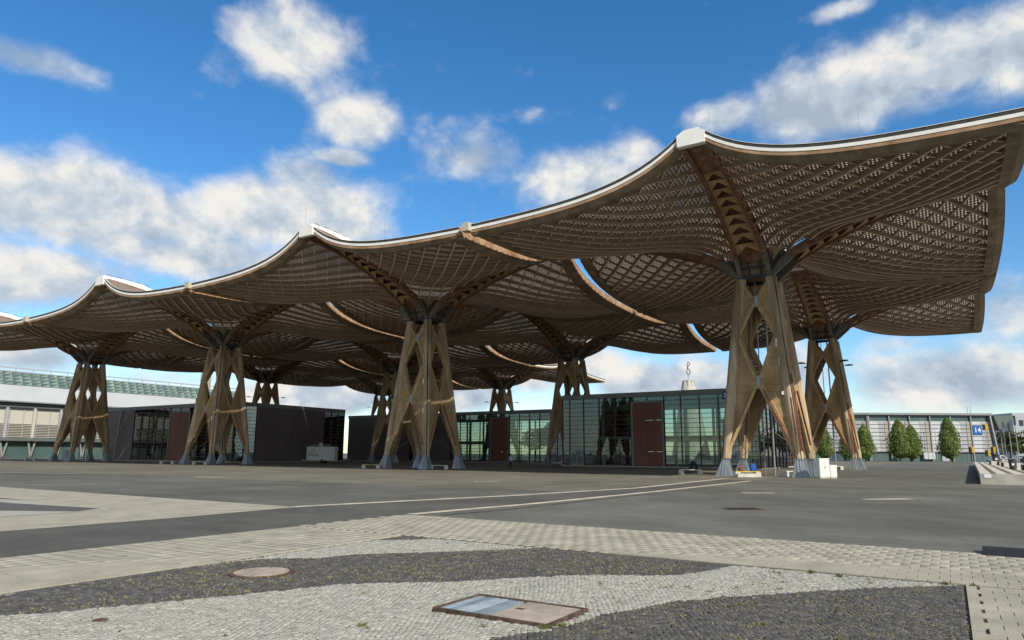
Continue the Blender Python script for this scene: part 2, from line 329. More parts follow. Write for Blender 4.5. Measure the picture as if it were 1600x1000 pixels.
# paving -----------------------------------------------------------
CAM = np.array([13.49, -63.986])
def inpoly(x, y, poly):
    x = np.asarray(x); y = np.asarray(y); r = np.zeros(x.shape, bool); n = len(poly); j = n - 1
    for i in range(n):
        xi, yi = poly[i]; xj, yj = poly[j]
        c = ((yi > y) != (yj > y)) & (x < (xj - xi) * (y - yi) / (yj - yi + 1e-12) + xi); r ^= c; j = i
    return r
fwd = np.array([-math.sin(YAW), math.cos(YAW)])
def visible(x, y, m=.35):
    d = np.stack([x, y], -1) - CAM; f = d @ fwd; s = d @ np.array([fwd[1], -fwd[0]])
    return (f > 5.2) & (np.abs(s) < f * .76 + m)
darkA = [(3.66, -59.95), (3.45, -59.22), (3.50, -58.35), (3.6, -57.29), (3.6, -56.67), (3.9, -56.1), (4.46, -55.65), (4.67, -54.97), (5.29, -54.35), (5.75, -53.84), (6.37, -53.11), (6.95, -52.42), (8.35, -52.42), (10.43, -52.42), (10.24, -53.29), (9.99, -53.86), (9.62, -54.17), (9.21, -54.38), (8.75, -54.7), (8.11, -55.44), (7.54, -56.18), (6.85, -56.7), (6.42, -57.21), (6.17, -57.84), (5.78, -58.66), (5.33, -59.54), (5.1, -60.03), (4.78, -60.38), (3.5, -61.5)]
darkB = [(9.3, -60.0), (9.65, -58.22), (9.94, -57.74), (10.06, -57.29), (10.13, -56.73), (10.35, -56.25), (10.54, -55.72), (10.97, -55.08), (11.4, -54.6), (11.9, -53.97), (12.73, -53.11), (13.5, -52.42), (13.52, -60.5)]
darkC = [(3.45, -53.5), (3.45, -52.40), (4.35, -52.40), (4.1, -52.9)]
grateP = [(8.44, -57.7), (8.44, -56.7), (9.93, -56.7), (9.93, -57.62)]
MANH = (4.83, -57.1, .46)
pav = thing('cobble_pavement', '', ''); del pav['label'], pav['category']; pav['kind'] = 'structure'
MB().add([(3.5, -66, .008), (13.52, -66, .008), (13.52, -52.43, .008), (3.5, -52.43, .008)], [(0, 1, 2, 3)]).build('joint_bed', 'joint', pav)
def stone_mesh(name, w, d, h, ch, m, jit=.12):
    k = rng.uniform(-jit, jit, (4, 2)); q = np.array([(-1, -1), (1, -1), (1, 1), (-1, 1)], float) + k
    b = [(x * w / 2, y * d / 2, -h) for x, y in q]; s_ = [(x * w / 2, y * d / 2, -ch) for x, y in q]; t = [(x * (w / 2 - ch), y * (d / 2 - ch), rng.uniform(-.002, .002)) for x, y in q]
    return MB().loft([b, s_, t]).mesh(name, m)
def scatter_stones(pieces, size, h, ch, mats, parent, name, nparts, cam_sort=True, jit=.12):
    """pieces: array x,y,rot,z,kind ; the nearest become parts, the rest one mesh per kind"""
    d = np.hypot(pieces[:, 0] - CAM[0], pieces[:, 1] - CAM[1]); pieces = pieces[np.argsort(d)]
    for k, (m, mm) in enumerate(mats):
        sel = pieces[pieces[:, 4] == k]; near = sel[:nparts[k]]; rest = sel[nparts[k]:]
        ms = [stone_mesh(name, size[0], size[1], h, ch, m, jit) for _ in range(8)]
        for i, (x, y, r, z, _) in enumerate(near):
            o = link(name, ms[i % 8], parent, (x, y, z)); o.rotation_euler = (rng.normal(0, .01), rng.normal(0, .01), r)
        if not len(rest): continue
        n = len(rest); q = np.array([(-1, -1), (1, -1), (1, 1), (-1, 1)], float)[None] + rng.uniform(-jit, jit, (n, 4, 2))
        w = np.array(size) / 2
        rings = []
        for sc, zz in ((w, -h), (w, -ch), (w - ch, 0)):
            xy = q * sc; c, s = np.cos(rest[:, 2])[:, None], np.sin(rest[:, 2])[:, None]
            X = rest[:, 0:1] + xy[..., 0] * c - xy[..., 1] * s; Y = rest[:, 1:2] + xy[..., 0] * s + xy[..., 1] * c
            Z = np.broadcast_to(rest[:, 3:4] + zz, X.shape) + (rng.normal(0, .0012, X.shape) if zz == 0 else 0)
            rings.append(np.stack([X, Y, Z], -1))
        V = np.stack(rings, 1).reshape(-1, 3); F = []
        base = np.arange(n)[:, None] * 12
        for k2 in (0, 1):
            for i in range(4): F.append(base + np.array([k2 * 4 + i, k2 * 4 + (i + 1) % 4, k2 * 4 + 4 + (i + 1) % 4, k2 * 4 + 4 + i])[None])
        F.append(base + np.array([8, 9, 10, 11])[None]); F = np.concatenate(F)
        me = bpy.data.meshes.new(name + '_field'); me.vertices.add(len(V)); me.vertices.foreach_set('co', V.ravel())
        me.loops.add(F.size); me.loops.foreach_set('vertex_index', F.ravel().astype(np.int32)); me.polygons.add(len(F))
        me.polygons.foreach_set('loop_start', np.arange(0, F.size, 4, dtype=np.int32)); me.polygons.foreach_set('loop_total', np.full(len(F), 4, np.int32))
        me.materials.append(MATS[mm]); me.update(calc_edges=True); me.validate(); link(name + '_field', me, parent, kind='stuff')
pt = .060; rows = []
ys = np.arange(-61.9, -52.3, pt)
for r, y in enumerate(ys):
    xs = np.arange(3.5, 13.5, pt) + (pt / 2 if r % 2 else 0) + rng.normal(0, .004, len(np.arange(3.5, 13.5, pt)))
    yy = y + .14 * np.abs(np.sin(xs * 2.6)) + rng.normal(0, .005, len(xs))
    rot = .32 * np.cos(xs * 2.6) * np.sign(np.sin(xs * 2.6)) + rng.normal(0, .14, len(xs))
    rows.append(np.stack([xs, yy, rot, .026 + rng.normal(0, .0018, len(xs)), np.zeros(len(xs))], -1))
S = np.concatenate(rows)
S = S[visible(S[:, 0], S[:, 1]) & (S[:, 1] < -52.5) & (S[:, 0] > 3.56) & (S[:, 0] < 13.47)]
S = S[~inpoly(S[:, 0], S[:, 1], grateP)]; S = S[np.hypot(S[:, 0] - MANH[0], S[:, 1] - MANH[1]) > MANH[2] + .03]
S[:, 4] = (inpoly(S[:, 0], S[:, 1], darkA) | inpoly(S[:, 0], S[:, 1], darkB) | inpoly(S[:, 0], S[:, 1], darkC)).astype(float)
S = S[rng.random(len(S)) > .012]
scatter_stones(S, (.057, .056), .02, .003, [('cobble light', 'cobble light mass'), ('cobble dark', 'cobble dark mass')], pav, 'cobble', (170, 120), jit=.16)

pave = thing('paver_pavement', '', ''); del pave['label'], pave['category']; pave['kind'] = 'structure'
for (x0, y0, x1, y1) in ((.12, -70, 3.49, -48.45), (3.49, -52.42, 24, -48.45), (13.66, -66, 24, -52.42), (-40, -52.3, -4.3, -48.3), (-8.2, -70, -4.3, -52.3)):
    MB().add([(x0, y0, .007), (x1, y0, .007), (x1, y1, .007), (x0, y1, .007)], [(0, 1, 2, 3)]).build('joint_bed', 'joint' if x0 > 0 else 'paver mass', pave)
rows = []; ph = .272
for x0, y0, x1, y1 in ((.16, -62, 3.47, -52.4), (.16, -52.40, 20, -48.5), (13.68, -62, 20, -52.4)):
    ny = int((y1 - y0) / ph)
    for r in range(ny):
        xs = np.arange(x0 + .13, x1 - .1, ph) - (.136 if r % 2 and x1 > 4 else 0); y = y1 - .136 - r * ph
        rows.append(np.stack([xs, np.full(len(xs), y) + rng.normal(0, .003, len(xs)), rng.normal(0, .008, len(xs)), .022 + rng.normal(0, .0010, len(xs)), np.zeros(len(xs))], -1))
S = np.concatenate(rows); S = S[visible(S[:, 0], S[:, 1], 1.0)]
scatter_stones(S, (.264, .265), .02, .003, [('paver', 'paver mass')], pave, 'paver', (290,), jit=.012)
# kerb stones beside the cobble panel
for i in range(9):
    MB().box((0, 0, 0), (.115, .985, .05)).build('kerb_stone', 'paver', pave, loc=(13.585, -52.9 - i, .012))
# the far paved panel with its dark cobble wedges
for nm, poly in (('dark_wedge', [(-40, -52.9), (-13.7, -52.9), (-9.0, -52.3), (-8.4, -53.3), (-10.5, -54.5), (-12.2, -53.9), (-40, -55.5)]), ('dark_wedge', [(-40, -51.9), (-17, -51.9), (-14.6, -51.95), (-19, -52.5), (-40, -52.5)])):
    MB().add([(x, y, .011) for x, y in poly], [tuple(range(len(poly)))]).build(nm, 'cobble dark mass', pave)
MB().add([(-40, -70, .009), (-8.25, -70, .009), (-8.25, -52.3, .009), (-40, -52.3, .009)], [(0, 1, 2, 3)]).build('cobble_panel', 'cobble light mass', pave)

# weeds in the joints ------------------------------------------------
def weeds():
    V = []; F = []; MI = []
    def tuft(x, y, n, h, m):
        for _ in range(n):
            a = rng.uniform(0, 6.28); l = h * rng.uniform(.5, 1.2); r = rng.uniform(.2, 1.0) * l; px = x + rng.normal(0, .018); py = y + rng.normal(0, .018)
            ex, ey, ez = px + math.cos(a) * r, py + math.sin(a) * r, .018 + l * rng.uniform(.25, .8); nx, ny = -math.sin(a) * .0035, math.cos(a) * .0035
            o = len(V); V.extend([(px - nx, py - ny, .016), (px + nx, py + ny, .016), ((px + ex) / 2 + nx, (py + ey) / 2 + ny, .018 + (ez - .018) * .8), (ex, ey, ez), ((px + ex) / 2 - nx, (py + ey) / 2 - ny, .018 + (ez - .018) * .8)])
            F.append((o, o + 1, o + 2, o + 3, o + 4)); MI.append(m)
    for poly, n, cl in ((darkA, 4300, 60), (darkB, 1700, 34)):
        P = np.array(poly); lo, hi = P.min(0), P.max(0); c = rng.uniform(lo, hi, (cl, 2))
        for _ in range(n):
            x, y = (c[rng.integers(cl)] + rng.normal(0, .38, 2)) if rng.random() < .7 else rng.uniform(lo, hi)
            if inpoly([x], [y], poly)[0] and abs(x - MANH[0]) + abs(y - MANH[1]) > .55: tuft(x, y, 4, .045, 0 if rng.random() < .85 else 1)
    for _ in range(75):
        x, y = rng.uniform(5, 13), rng.uniform(-59, -52.6)
        if not inpoly([x], [y], grateP)[0]: tuft(x, y, 22, .045, int(rng.random() < .6))
    for x, y in ((9.9, -57.65), (10.0, -57.5), (12.5, -57.2), (11.7, -56.3), (13.3, -52.55), (13.6, -52.5), (8.3, -58.6), (12.0, -52.7), (11.6, -52.6)): tuft(x, y, 45, .07, 1)
    me = bpy.data.meshes.new('weeds'); me.from_pydata(V, [], F); me.materials.append(MATS['weed dry']); me.materials.append(MATS['weed green']); me.polygons.foreach_set('material_index', MI)
    o = link('weeds', me); o['kind'] = 'stuff'; o['label'] = 'dry yellow weeds growing in the joints of the dark cobbles'
weeds()

# covers and grates ----------------------------------------------------
t = thing('drain_grate', 'rusty framed drain with half steel grating and half concrete slab among light cobbles', 'drain', (9.18, -57.17, .03))
fr = MB(); W2, D2 = .72, .44
for s in (-1, 1): fr.box((0, s * D2, 0), (2 * W2 + .04, .035, .05)); fr.box((s * W2, 0, 0), (.035, 2 * D2 - .04, .05))
fr.build('frame', 'rust', t)
for i in range(6): MB().box((0, 0, 0), (.082, .83, .03)).build('grate_bar', 'grate steel', t, loc=(-.655 + i * .108, 0, -.004))
MB().box((0, 0, -.035), (.66, .83, .01)).build('grate_pit', 'black rubber', t, loc=(-.38, 0, 0))
MB().box((0, 0, 0), (.70, .83, .03)).build('cover_slab', 'pink concrete', t, loc=(.345, 0, 0))
MB().box((0, 0, 0), (.10, .07, .012)).build('lifting_hole', 'rust', t, loc=(.10, .05, .012))
t = thing('manhole_cover', 'round pinkish concrete manhole cover set in the dark cobble band', 'manhole cover', (MANH[0], MANH[1], .03))
MB().lathe([(MANH[2], -.03), (MANH[2], .0), (MANH[2] - .05, .004), (MANH[2] - .06, -.004)], n=28).build('cover_ring', 'rust', t)
for k in range(6):
    a0, a1 = k * math.pi / 3 + .03, (k + 1) * math.pi / 3 - .03; pts = [(.02 * math.cos((a0 + a1) / 2), .02 * math.sin((a0 + a1) / 2), .0)] + [(.385 * math.cos(a0 + (a1 - a0) * i / 5), .385 * math.sin(a0 + (a1 - a0) * i / 5), 0) for i in range(6)]
    MB().prism(pts, (0, 0, .016)).build('cover_segment', 'pink concrete', t)
mb = MB().lathe([(.075, -.02), (.075, .004), (.055, .009), (.05, .004)], n=16); tag(mb.build('valve_cap', 'rust', None, loc=(5.9, -59.93, .03)), 'small round rusty valve cap in the light cobbles at the lower left', 'valve cap')
t = thing('gully_cover', 'rusty rectangular gully cover lying alone in the grey asphalt', 'gully cover', (7.6, -40.4, .012), .62)
MB().box((0, 0, 0), (1.15, .8, .02)).build('frame', 'rust', t)
for i in range(7): MB().box((-.45 + i * .15, 0, .014), (.08, .6, .012)).build('grate_bar', 'black rubber', t)
t = thing('rubber_ramp', 'low black rubber kerb ramp lying where pavers meet the asphalt', 'ramp', (15.4, -48.42, .02), -.03)
MB().prism([(-1.55, -.36, 0), (-1.55, .36, 0), (-1.55, .33, .10), (-1.55, -.05, .10)], (0, 0, 0)).v
rp = MB(); prof = [(-.40, 0), (.36, 0), (.36, .085), (.0, .10)]
rp.loft([[(x, y, z) for y, z in prof] for x in (-1.55, 1.55)]).build('ramp_body', 'black rubber', t)
for i in range(4): MB().box((0, 0, 0), (.70, .05, .012)).build('grip_strip', 'dark steel', t, loc=(-1.14 + i * .76, .18, .098))

# ------------------------------------------------------------------ the roof umbrellas
PITCH, HALF = 39.4, 19.1
SAG = 1.7
AR = np.array([0, 1.3, 3, 6, 9.5, 13.5, 17, 19.1]); AB = np.array([16.6, 17.8, 19.1, 20.5, 21.75, 22.75, 23.2, 23.35])
def A_bot(r): return np.interp(r, RR, AA)
from math import exp
# smooth the arm profile
RR = np.linspace(0, HALF, 200); _raw = np.interp(RR, AR, AB); _k = np.ones(15) / 15
AA = np.convolve(np.pad(_raw, 7, mode='reflect', reflect_type='odd'), _k, 'valid')
def A_top(r): return A_bot(r) + .88
def Ed(s): return 20.72 + 3.45 * np.exp(-np.maximum(0, np.abs(s) - .8) / 4.2)
A0, A1, E1 = float(A_top(0)), float(Ed(0)), float(Ed(HALF))
def S_top(a, b):
    a = np.asarray(a, float); b = np.asarray(b, float); p = a / HALF; q = b / HALF
    At = lambda r: A_top(r) + (A1 - float(A_top(HALF))) * (r / HALF) ** 2
    return ((1 - q) * At(a) + q * Ed(a) + (1 - p) * At(b) + p * Ed(b)
            - ((1 - p) * (1 - q) * A0 + p * q * E1 + (p * (1 - q) + (1 - p) * q) * A1)
            - SAG * (np.sin(np.pi * np.clip(p, 0, .9999)) * np.sin(np.pi * np.clip(q, 0, .9999))) ** .9)
def arm_w(r): return 1.28 - .55 * (r - 1.3) / (HALF - 1.3)
INN = 1.02
def sweep(mb, pa, pb, n, zt, zb, w, m=0, side=None):
    """board along the plan line pa-pb following the shell, top at S-zt, bottom at S-zb"""
    pa, pb = np.array(pa), np.array(pb); d = pb - pa; L_ = np.hypot(*d); nrm = np.array([-d[1], d[0]]) / L_ * w / 2; rings = []
    for i in range(n + 1):
        c = pa + d * i / n; z = float(S_top(c[0], c[1])); l, r = c + nrm, c - nrm
        rings.append([(l[0], l[1], z - zb), (r[0], r[1], z - zb), (r[0], r[1], z - zt), (l[0], l[1], z - zt)])
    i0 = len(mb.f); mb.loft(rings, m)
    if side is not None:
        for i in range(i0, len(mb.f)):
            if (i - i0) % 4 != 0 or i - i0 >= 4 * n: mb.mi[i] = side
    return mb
def proto_meshes():
    M = {}
    ribs = []
    hi = HALF - .25
    for k in range(-10, 11):
        c = k * 1.75; a0 = max(INN, INN + c, (3.7 + c) / 2); b0 = a0 - c; a1 = min(hi, hi + c); b1 = a1 - c
        L_ = math.hypot(a1 - a0, b1 - b0)
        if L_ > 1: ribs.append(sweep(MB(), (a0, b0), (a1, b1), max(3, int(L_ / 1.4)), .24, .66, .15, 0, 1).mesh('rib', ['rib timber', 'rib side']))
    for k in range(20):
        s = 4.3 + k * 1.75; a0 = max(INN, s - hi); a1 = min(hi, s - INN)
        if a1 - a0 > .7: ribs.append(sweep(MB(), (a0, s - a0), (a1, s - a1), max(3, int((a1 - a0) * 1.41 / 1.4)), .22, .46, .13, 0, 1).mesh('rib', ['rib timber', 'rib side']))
    M['ribs'] = ribs
    lat = MB(); w = .146; p = .25
    for k in range(int((hi - INN) / p) + 1):
        b = INN + .06 + k * p
        a0 = max(INN, 2.9 - b)
        n = max(4, int((hi - a0) / 1.1))
        sweep(lat, (a0, b), (HALF - .1, b), n, .17, .20, w); sweep(lat, (b, a0), (b, HALF - .1), n, .205, .235, w)
    M['lattice'] = lat.mesh('lath_lattice', 'lath timber')
    n = 26; g = np.linspace(.85, HALF, n + 1); X, Y = np.meshgrid(g, g, indexing='ij'); Z = S_top(X, Y)
    vs = np.stack([X, Y, Z], -1).reshape(-1, 3); keep = lambda i, j: (g[i] + g[j] > 2.7)
    fs = [(i * (n + 1) + j, (i + 1) * (n + 1) + j, (i + 1) * (n + 1) + j + 1, i * (n + 1) + j + 1) for i in range(n) for j in range(n) if keep(i, j)]
    M['membrane'] = MB().add(vs, fs).mesh('membrane', 'membrane', True)
    # solid boarded zone along the two outer edges of the shell
    for nm, sw in (('x', 0), ('y', 1)):
        mb = MB(); rings = []
        for s in np.linspace(.8, HALF - .02, 22):
            z = float(Ed(s)); zi = float(S_top(HALF - 1.15, s)); P = [(HALF - .02, s, z - .70), (HALF - .02, s, z - .3), (HALF - 1.0, s, zi - .3), (HALF - 1.15, s, zi - .70), (HALF - .5, s, (z + zi) / 2 - .86)]
            rings.append([(q[1], q[0], q[2]) if sw else q for q in P])
        if sw: rings = [r[::-1] for r in rings]
        M['edge' + nm] = mb.loft(rings).mesh('edge_beam', 'edge timber')
    # one side of the square outer edge (the +x side)
    ss = np.concatenate([np.linspace(-HALF, -.95, 24)]); 
    def side(lo, hi_, thick, x0):
        out = MB()
        for sg in (-1, 1):
            rings = []
            for s in np.linspace(.85, HALF + .02, 26):
                z = float(Ed(s)); rings.append([(x0, sg * s, z - lo), (x0 + thick, sg * s, z - lo), (x0 + thick, sg * s, z - hi_), (x0, sg * s, z - hi_)][::sg])
            out.loft(rings)
        return out
    M['fascia'] = side(.66, .0, .06, HALF).mesh('edge_fascia', 'fascia timber')
    M['trim'] = side(.40, .17, .03, HALF + .062).mesh('white_trim', 'white metal')
    M['rooflip'] = side(.165, -.07, .03, HALF + .05).mesh('roof_lip', 'roof edge dark')
    M['liptop'] = side(-.072, -.10, .10, HALF + .01).mesh('lip_flashing', 'white metal')
    cap = MB(); c0 = HALF - .25; c1 = HALF + .22
    cap.loft([[(x, -.98, 23.25 + .0), (x, .98, 23.25), (x, 1.0, 24.12), (x, .45, 24.42), (x, -.45, 24.42), (x, -1.0, 24.12)] for x in (c0, c1)])
    M['cap'] = cap.mesh('peak_cap', 'white metal')
    br = MB()
    for sg in (-1, 1):
        for s in np.arange(2.0, HALF, .95):
            z = float(Ed(s)); br.prism([(HALF + .06, sg * s, z - .62), (HALF + .20, sg * s, z - .62), (HALF + .06, sg * s, z - .44)], (0, .12, 0))
    M['brackets'] = br.mesh('edge_brackets', 'fascia timber')
    # cantilever arm along +x
    ch = []
    for sg in (-1, 1):
        rings = []
        for r in np.linspace(2.9, HALF - .25, 16):
            zb = float(A_bot(r)); y = sg * arm_w(r); w_ = .16
            rings.append([(r, y - w_, zb), (r, y + w_, zb), (r, y + w_, zb + .8), (r, y - w_, zb + .8)])
        ch.append(MB().loft(rings).mesh('arm_chord', 'arm timber'))
    M['chords'] = ch
    rd = MB()
    for sg in (-1, 1):
        rings = []
        for r in np.linspace(3.0, 15, 12):
            zb = float(A_bot(r)); y = sg * arm_w(r); rings.append([(r, y - .07, zb - .012), (r, y + .07, zb - .012), (r, y + .07, zb + .01), (r, y - .07, zb + .01)])
        rd.loft(rings)
    M['redline'] = rd.mesh('chord_stripe', 'red paint')
    sh = []
    for sg in (-1, 1):
        m_ = MB(); m_.bar((1.15, sg * 1.28, 17.75), (3.05, sg * arm_w(3.0), float(A_bot(3.0)) + .32), .36, .7); sh.append(m_.mesh('arm_shoe', 'arm steel'))
    M['shoes_arm'] = sh
    gs = []
    for k in range(9):
        r0 = 3.2 + k * 1.22; r1 = r0 + 1.22; z0, z1 = float(A_bot(r0)) + .28 - .1, float(A_bot(r1)) + .28; w0, w1 = arm_w(r0) - .17, arm_w(r1) - .17; ra = r0 + .92; za = z0 + (z1 - z0) * .75
        m_ = MB(); P = [(r1, -w1, z1), (r1, w1, z1), (r0, w0, z0), (ra, .06, za), (ra, -.06, za), (r0, -w0, z0)]
        m_.prism([P[0], P[1], P[3], P[4]], (-.03, 0, .05)); m_.prism([P[1], P[2], P[3]], (-.03, 0, .05)); m_.prism([P[0], P[4], P[5]], (-.03, 0, .05)); gs.append(m_.mesh('brace_panel', 'wing plywood'))
    M['gussets'] = gs
    sf = MB(); rings = []
    for r in np.linspace(14.2, HALF - .2, 6): z = float(A_bot(r)) + .3; w_ = arm_w(r) - .18; rings.append([(r, -w_, z), (r, w_, z), (r, w_, z + .06), (r, -w_, z + .06)])
    M['soffit'] = sf.loft(rings).mesh('arm_soffit', 'arm timber')
    rc = MB(); rings = []
    for r in np.linspace(1.7, HALF - .05, 15):
        zb = float(A_bot(r)) + .84; h = .05 + .62 * max(0, min(1, (r - 6) / 8)) - .35 * max(0, (r - 14) / 5.4); w_ = arm_w(r) + .05
        rings.append([(r, -w_, zb), (r, w_, zb), (r, w_ - .25, zb + h), (r, -w_ + .25, zb + h)])
    rc.loft(rings); rc.mi = [1 if (i % 4 == 0 and i < 14 * 4) else 0 for i in range(len(rc.f))]
    M['ridge'] = rc.mesh('ridge_cover', ['white metal', 'arm timber'])
    hp = MB()
    for r in np.arange(13.2, 18.9, 1.25):
        zb = float(A_bot(r)) + .84 + .05 + .62 * min(1, (r - 6) / 8) - .35 * max(0, (r - 14) / 5.4) - .04; pr = None
        for i in range(7):
            t_ = math.pi * i / 6; q = (r + .45 * math.cos(t_), .3, zb + .30 * math.sin(t_))
            if pr: hp.bar(pr, q, .035)
            pr = q
    M['hoops'] = hp.mesh('safety_hoop', 'dark steel')
    # tower: leg at (+,+)
    def cz(z): return 2.95 + (1.30 - 2.95) * (z - 1.5) / 16.1
    Z0, Z1 = 1.5, 17.55
    leg = MB(); e1 = Vector((1, 1, 0)).normalized(); e2 = Vector((-1, 1, 0)).normalized()
    for sg in (-1, 1):
        rings = []
        for f in (0, .1, .25, .5, .75, 1):
            z = Z0 + (Z1 - Z0) * f; k = .82 + .22 * min(1, f * 3); c = Vector((cz(z), cz(z), z)); P = [(-.42, .055), (.46, .055), (.44, .2), (.33, .36), (.12, .45), (-.16, .45), (-.36, .33)]
            ring = [c + e1 * (p * k) + e2 * (sg * (q if q < .06 else q * k)) for p, q in P]; rings.append(ring[::-1] if sg > 0 else ring)
        leg.loft(rings)
    M['leg'] = leg.mesh('tower_leg', 'leg timber')
    seam = MB(); seam.bar((cz(Z0), cz(Z0), Z0 + .1), (cz(Z1), cz(Z1), Z1 - .1), .10, .55); M['seam'] = seam.mesh('leg_seam', 'dark steel')
    # wing in the +x face (from the leg at y>0 towards y=0) and the mirrored one in the +y face
    prof = [(.115, .10), (.44, .97), (.475, .97), (.695, .20), (.86, .955), (.888, .955), (.975, .25)]
    def wing(swap):
        H = 17.6; outl = []; 
        for f, k in prof: z = H * f; c = cz(z); outl.append((c + .06, c * (1 - k), z))
        inner = [(cz(H * f) + .06, cz(H * f) - .22, H * f) for f in (.975, .115)]
        poly = outl + inner; sw = (lambda q: (q[1], q[0], q[2])) if swap else (lambda q: q)
        pan = MB(); Q = [sw(q) for q in poly]
        nrm = Vector((1, 0, .1)) if not swap else Vector((0, 1, .1))
        # triangulate as quads between profile rows
        for i in range(len(prof) - 1):
            z0, z1 = outl[i][2], outl[i + 1][2]
            nb_ = max(1, round((z1 - z0) / .55)); o0, o1 = Vector(outl[i]), Vector(outl[i + 1])
            for b_ in range(nb_):
                f0, f1 = b_ / nb_, (b_ + 1) / nb_ - .014 / (o1 - o0).length; P0, P1 = o0.lerp(o1, f0), o0.lerp(o1, f1); jt = .13 + .02 * ((b_ * 7 + i * 3) % 4)
                q = [tuple(P0), tuple(P1), (cz(P1.z) + .06, cz(P1.z) - .2, P1.z), (cz(P0.z) + .06, cz(P0.z) - .2, P0.z)]
                pan.prism([sw(p) for p in (q[::-1] if swap else q)], nrm.normalized() * jt)
        rims = []
        for i in range(len(prof) - 1):
            if i in (1, 4): continue
            a, b = Vector(outl[i]), Vector(outl[i + 1]); inn = Vector((0, .14, 0))
            r_ = MB(); r_.bar(sw(a + inn), sw(b + inn), .24, .46) if not swap else r_.bar(sw(a + inn), sw(b + inn), .46, .24)
            rims.append((r_, i == 0))
            if i == 0:
                st = MB(); o_ = Vector((.18, .17, 0)); st.bar(sw(a.lerp(b, .12) + o_), sw(b.lerp(a, .06) + o_), .2, .05) if not swap else st.bar(sw(a.lerp(b, .12) + o_), sw(b.lerp(a, .06) + o_), .05, .2)
                rims.append((st, 'red'))
        return pan.mesh('wing_panel', 'wing plywood'), [(r.mesh('red_edge' if k == 'red' else 'wing_rim', 'red paint' if k == 'red' else 'rim timber')) for r, k in rims]
    M['wings'] = [wing(False), wing(True)]
    shoe = MB(); c = cz(.75)
    shoe.loft([[(3.12 + sx * .62 - .0, 3.12 + sy * .62, 0) for sx, sy in ((-1, -1), (1, -1), (1, 1), (-1, 1))], [(2.98 + sx * .27, 2.98 + sy * .27, 1.38) for sx, sy in ((-1, -1), (1, -1), (1, 1), (-1, 1))]])
    for sx, sy in ((1, 0), (-1, 0), (0, 1), (0, -1)):
        for o_ in (-.12, .12):
            shoe.bar((3.12 + sx * .64 + sy * o_, 3.12 + sy * .64 + sx * o_, .0), (2.98 + sx * .28 + sy * o_, 2.98 + sy * .28 + sx * o_, 1.38), .05, .08)
    shoe.box((2.96, 2.96, 1.43), (.66, .66, .08)); M['shoe'] = shoe.mesh('steel_shoe', 'galvanised steel')
    cn = []
    for f0, f1 in ((.44, .475), (.86, .888)):
        z0, z1 = 17.6 * f0 - .25, 17.6 * f1 + .25; zc = (z0 + z1) / 2; m_ = MB(); m_.box((cz(zc) + .07, 0, zc), (.22, .34, z1 - z0)); cn.append(m_.mesh('steel_connector', 'galvanised steel'))
    M['connectors'] = cn
    ring = MB()
    for k in range(4):
        a = k * math.pi / 2; ca, sa = math.cos(a), math.sin(a); rot = lambda x, y, z: (x * ca - y * sa, x * sa + y * ca, z)
        ring.bar(rot(1.35, -1.35, 17.72), rot(1.35, 1.35, 17.72), .3, .34); ring.bar(rot(1.9, -1.3, 18.5), rot(1.9, 1.3, 18.5), .14, .2); ring.bar(rot(1.0, -1.2, 18.9), rot(1.0, 1.2, 18.9), .9, .12)
        ring.bar(rot(1.2, -.5, 17.8), rot(1.9, -.5, 19.2), .12); ring.bar(rot(1.2, .5, 17.8), rot(1.9, .5, 19.2), .12)
    ring.loft([[(k * 1.25 * sx, k * 1.25 * sy, z) for sx, sy in ((-1, -1), (1, -1), (1, 1), (-1, 1))] for k, z in ((.9, 17.9), (1.05, 18.4), (1.55, 19.3), (2.0, 20.0))], 1); M['ring'] = ring.mesh('head_ring', ['dark steel', 'rib side'])
    fan = MB()
    for t_ in (.08, .28, .5, .72, .92):
        a = INN + .1 + (3.5 - 2 * INN) * t_ ; b = 3.9 - a; z = float(S_top(a, b)) - .5; fan.bar((1.35, 1.35, 17.75), (a, b, z), .13, .16)
    M['fan'] = fan.mesh('strut_fan', 'dark steel')
    mb = MB(); mb.bar((.35, .35, 0), (.35, .35, 17.6), .17, n=10); mb.bar((-.35, -.2, 0), (-.35, -.2, 17.6), .10, n=8); M['pipe'] = mb.mesh('drain_pipe', 'galvanised steel')
    tie = MB(); tie.bar((2.85, 2.85, 1.7), (0, 0, 4.2), .035); M['tie'] = tie.mesh('tie_rod', 'arm steel')
    fl = MB(); fl.bar((1.6, 1.6, 14.2), (2.5, 2.5, 14.25), .08); fl.box((2.7, 2.7, 14.3), (.7, .7, .16), math.pi / 4); M['lamp'] = fl.mesh('floodlight', 'dark steel')
    rod = MB(); rod.bar((0, 0, 0), (0, 0, 2.4), .022, w2=.01); M['rod'] = rod.mesh('lightning_rod', 'pole grey')
    cb = MB(); cb.box((HALF + .22, HALF + .20, E1 - .18), (.70, .62, .72)); M['corner'] = cb.mesh('corner_joint', 'beige wall')
    return M
PM = proto_meshes()
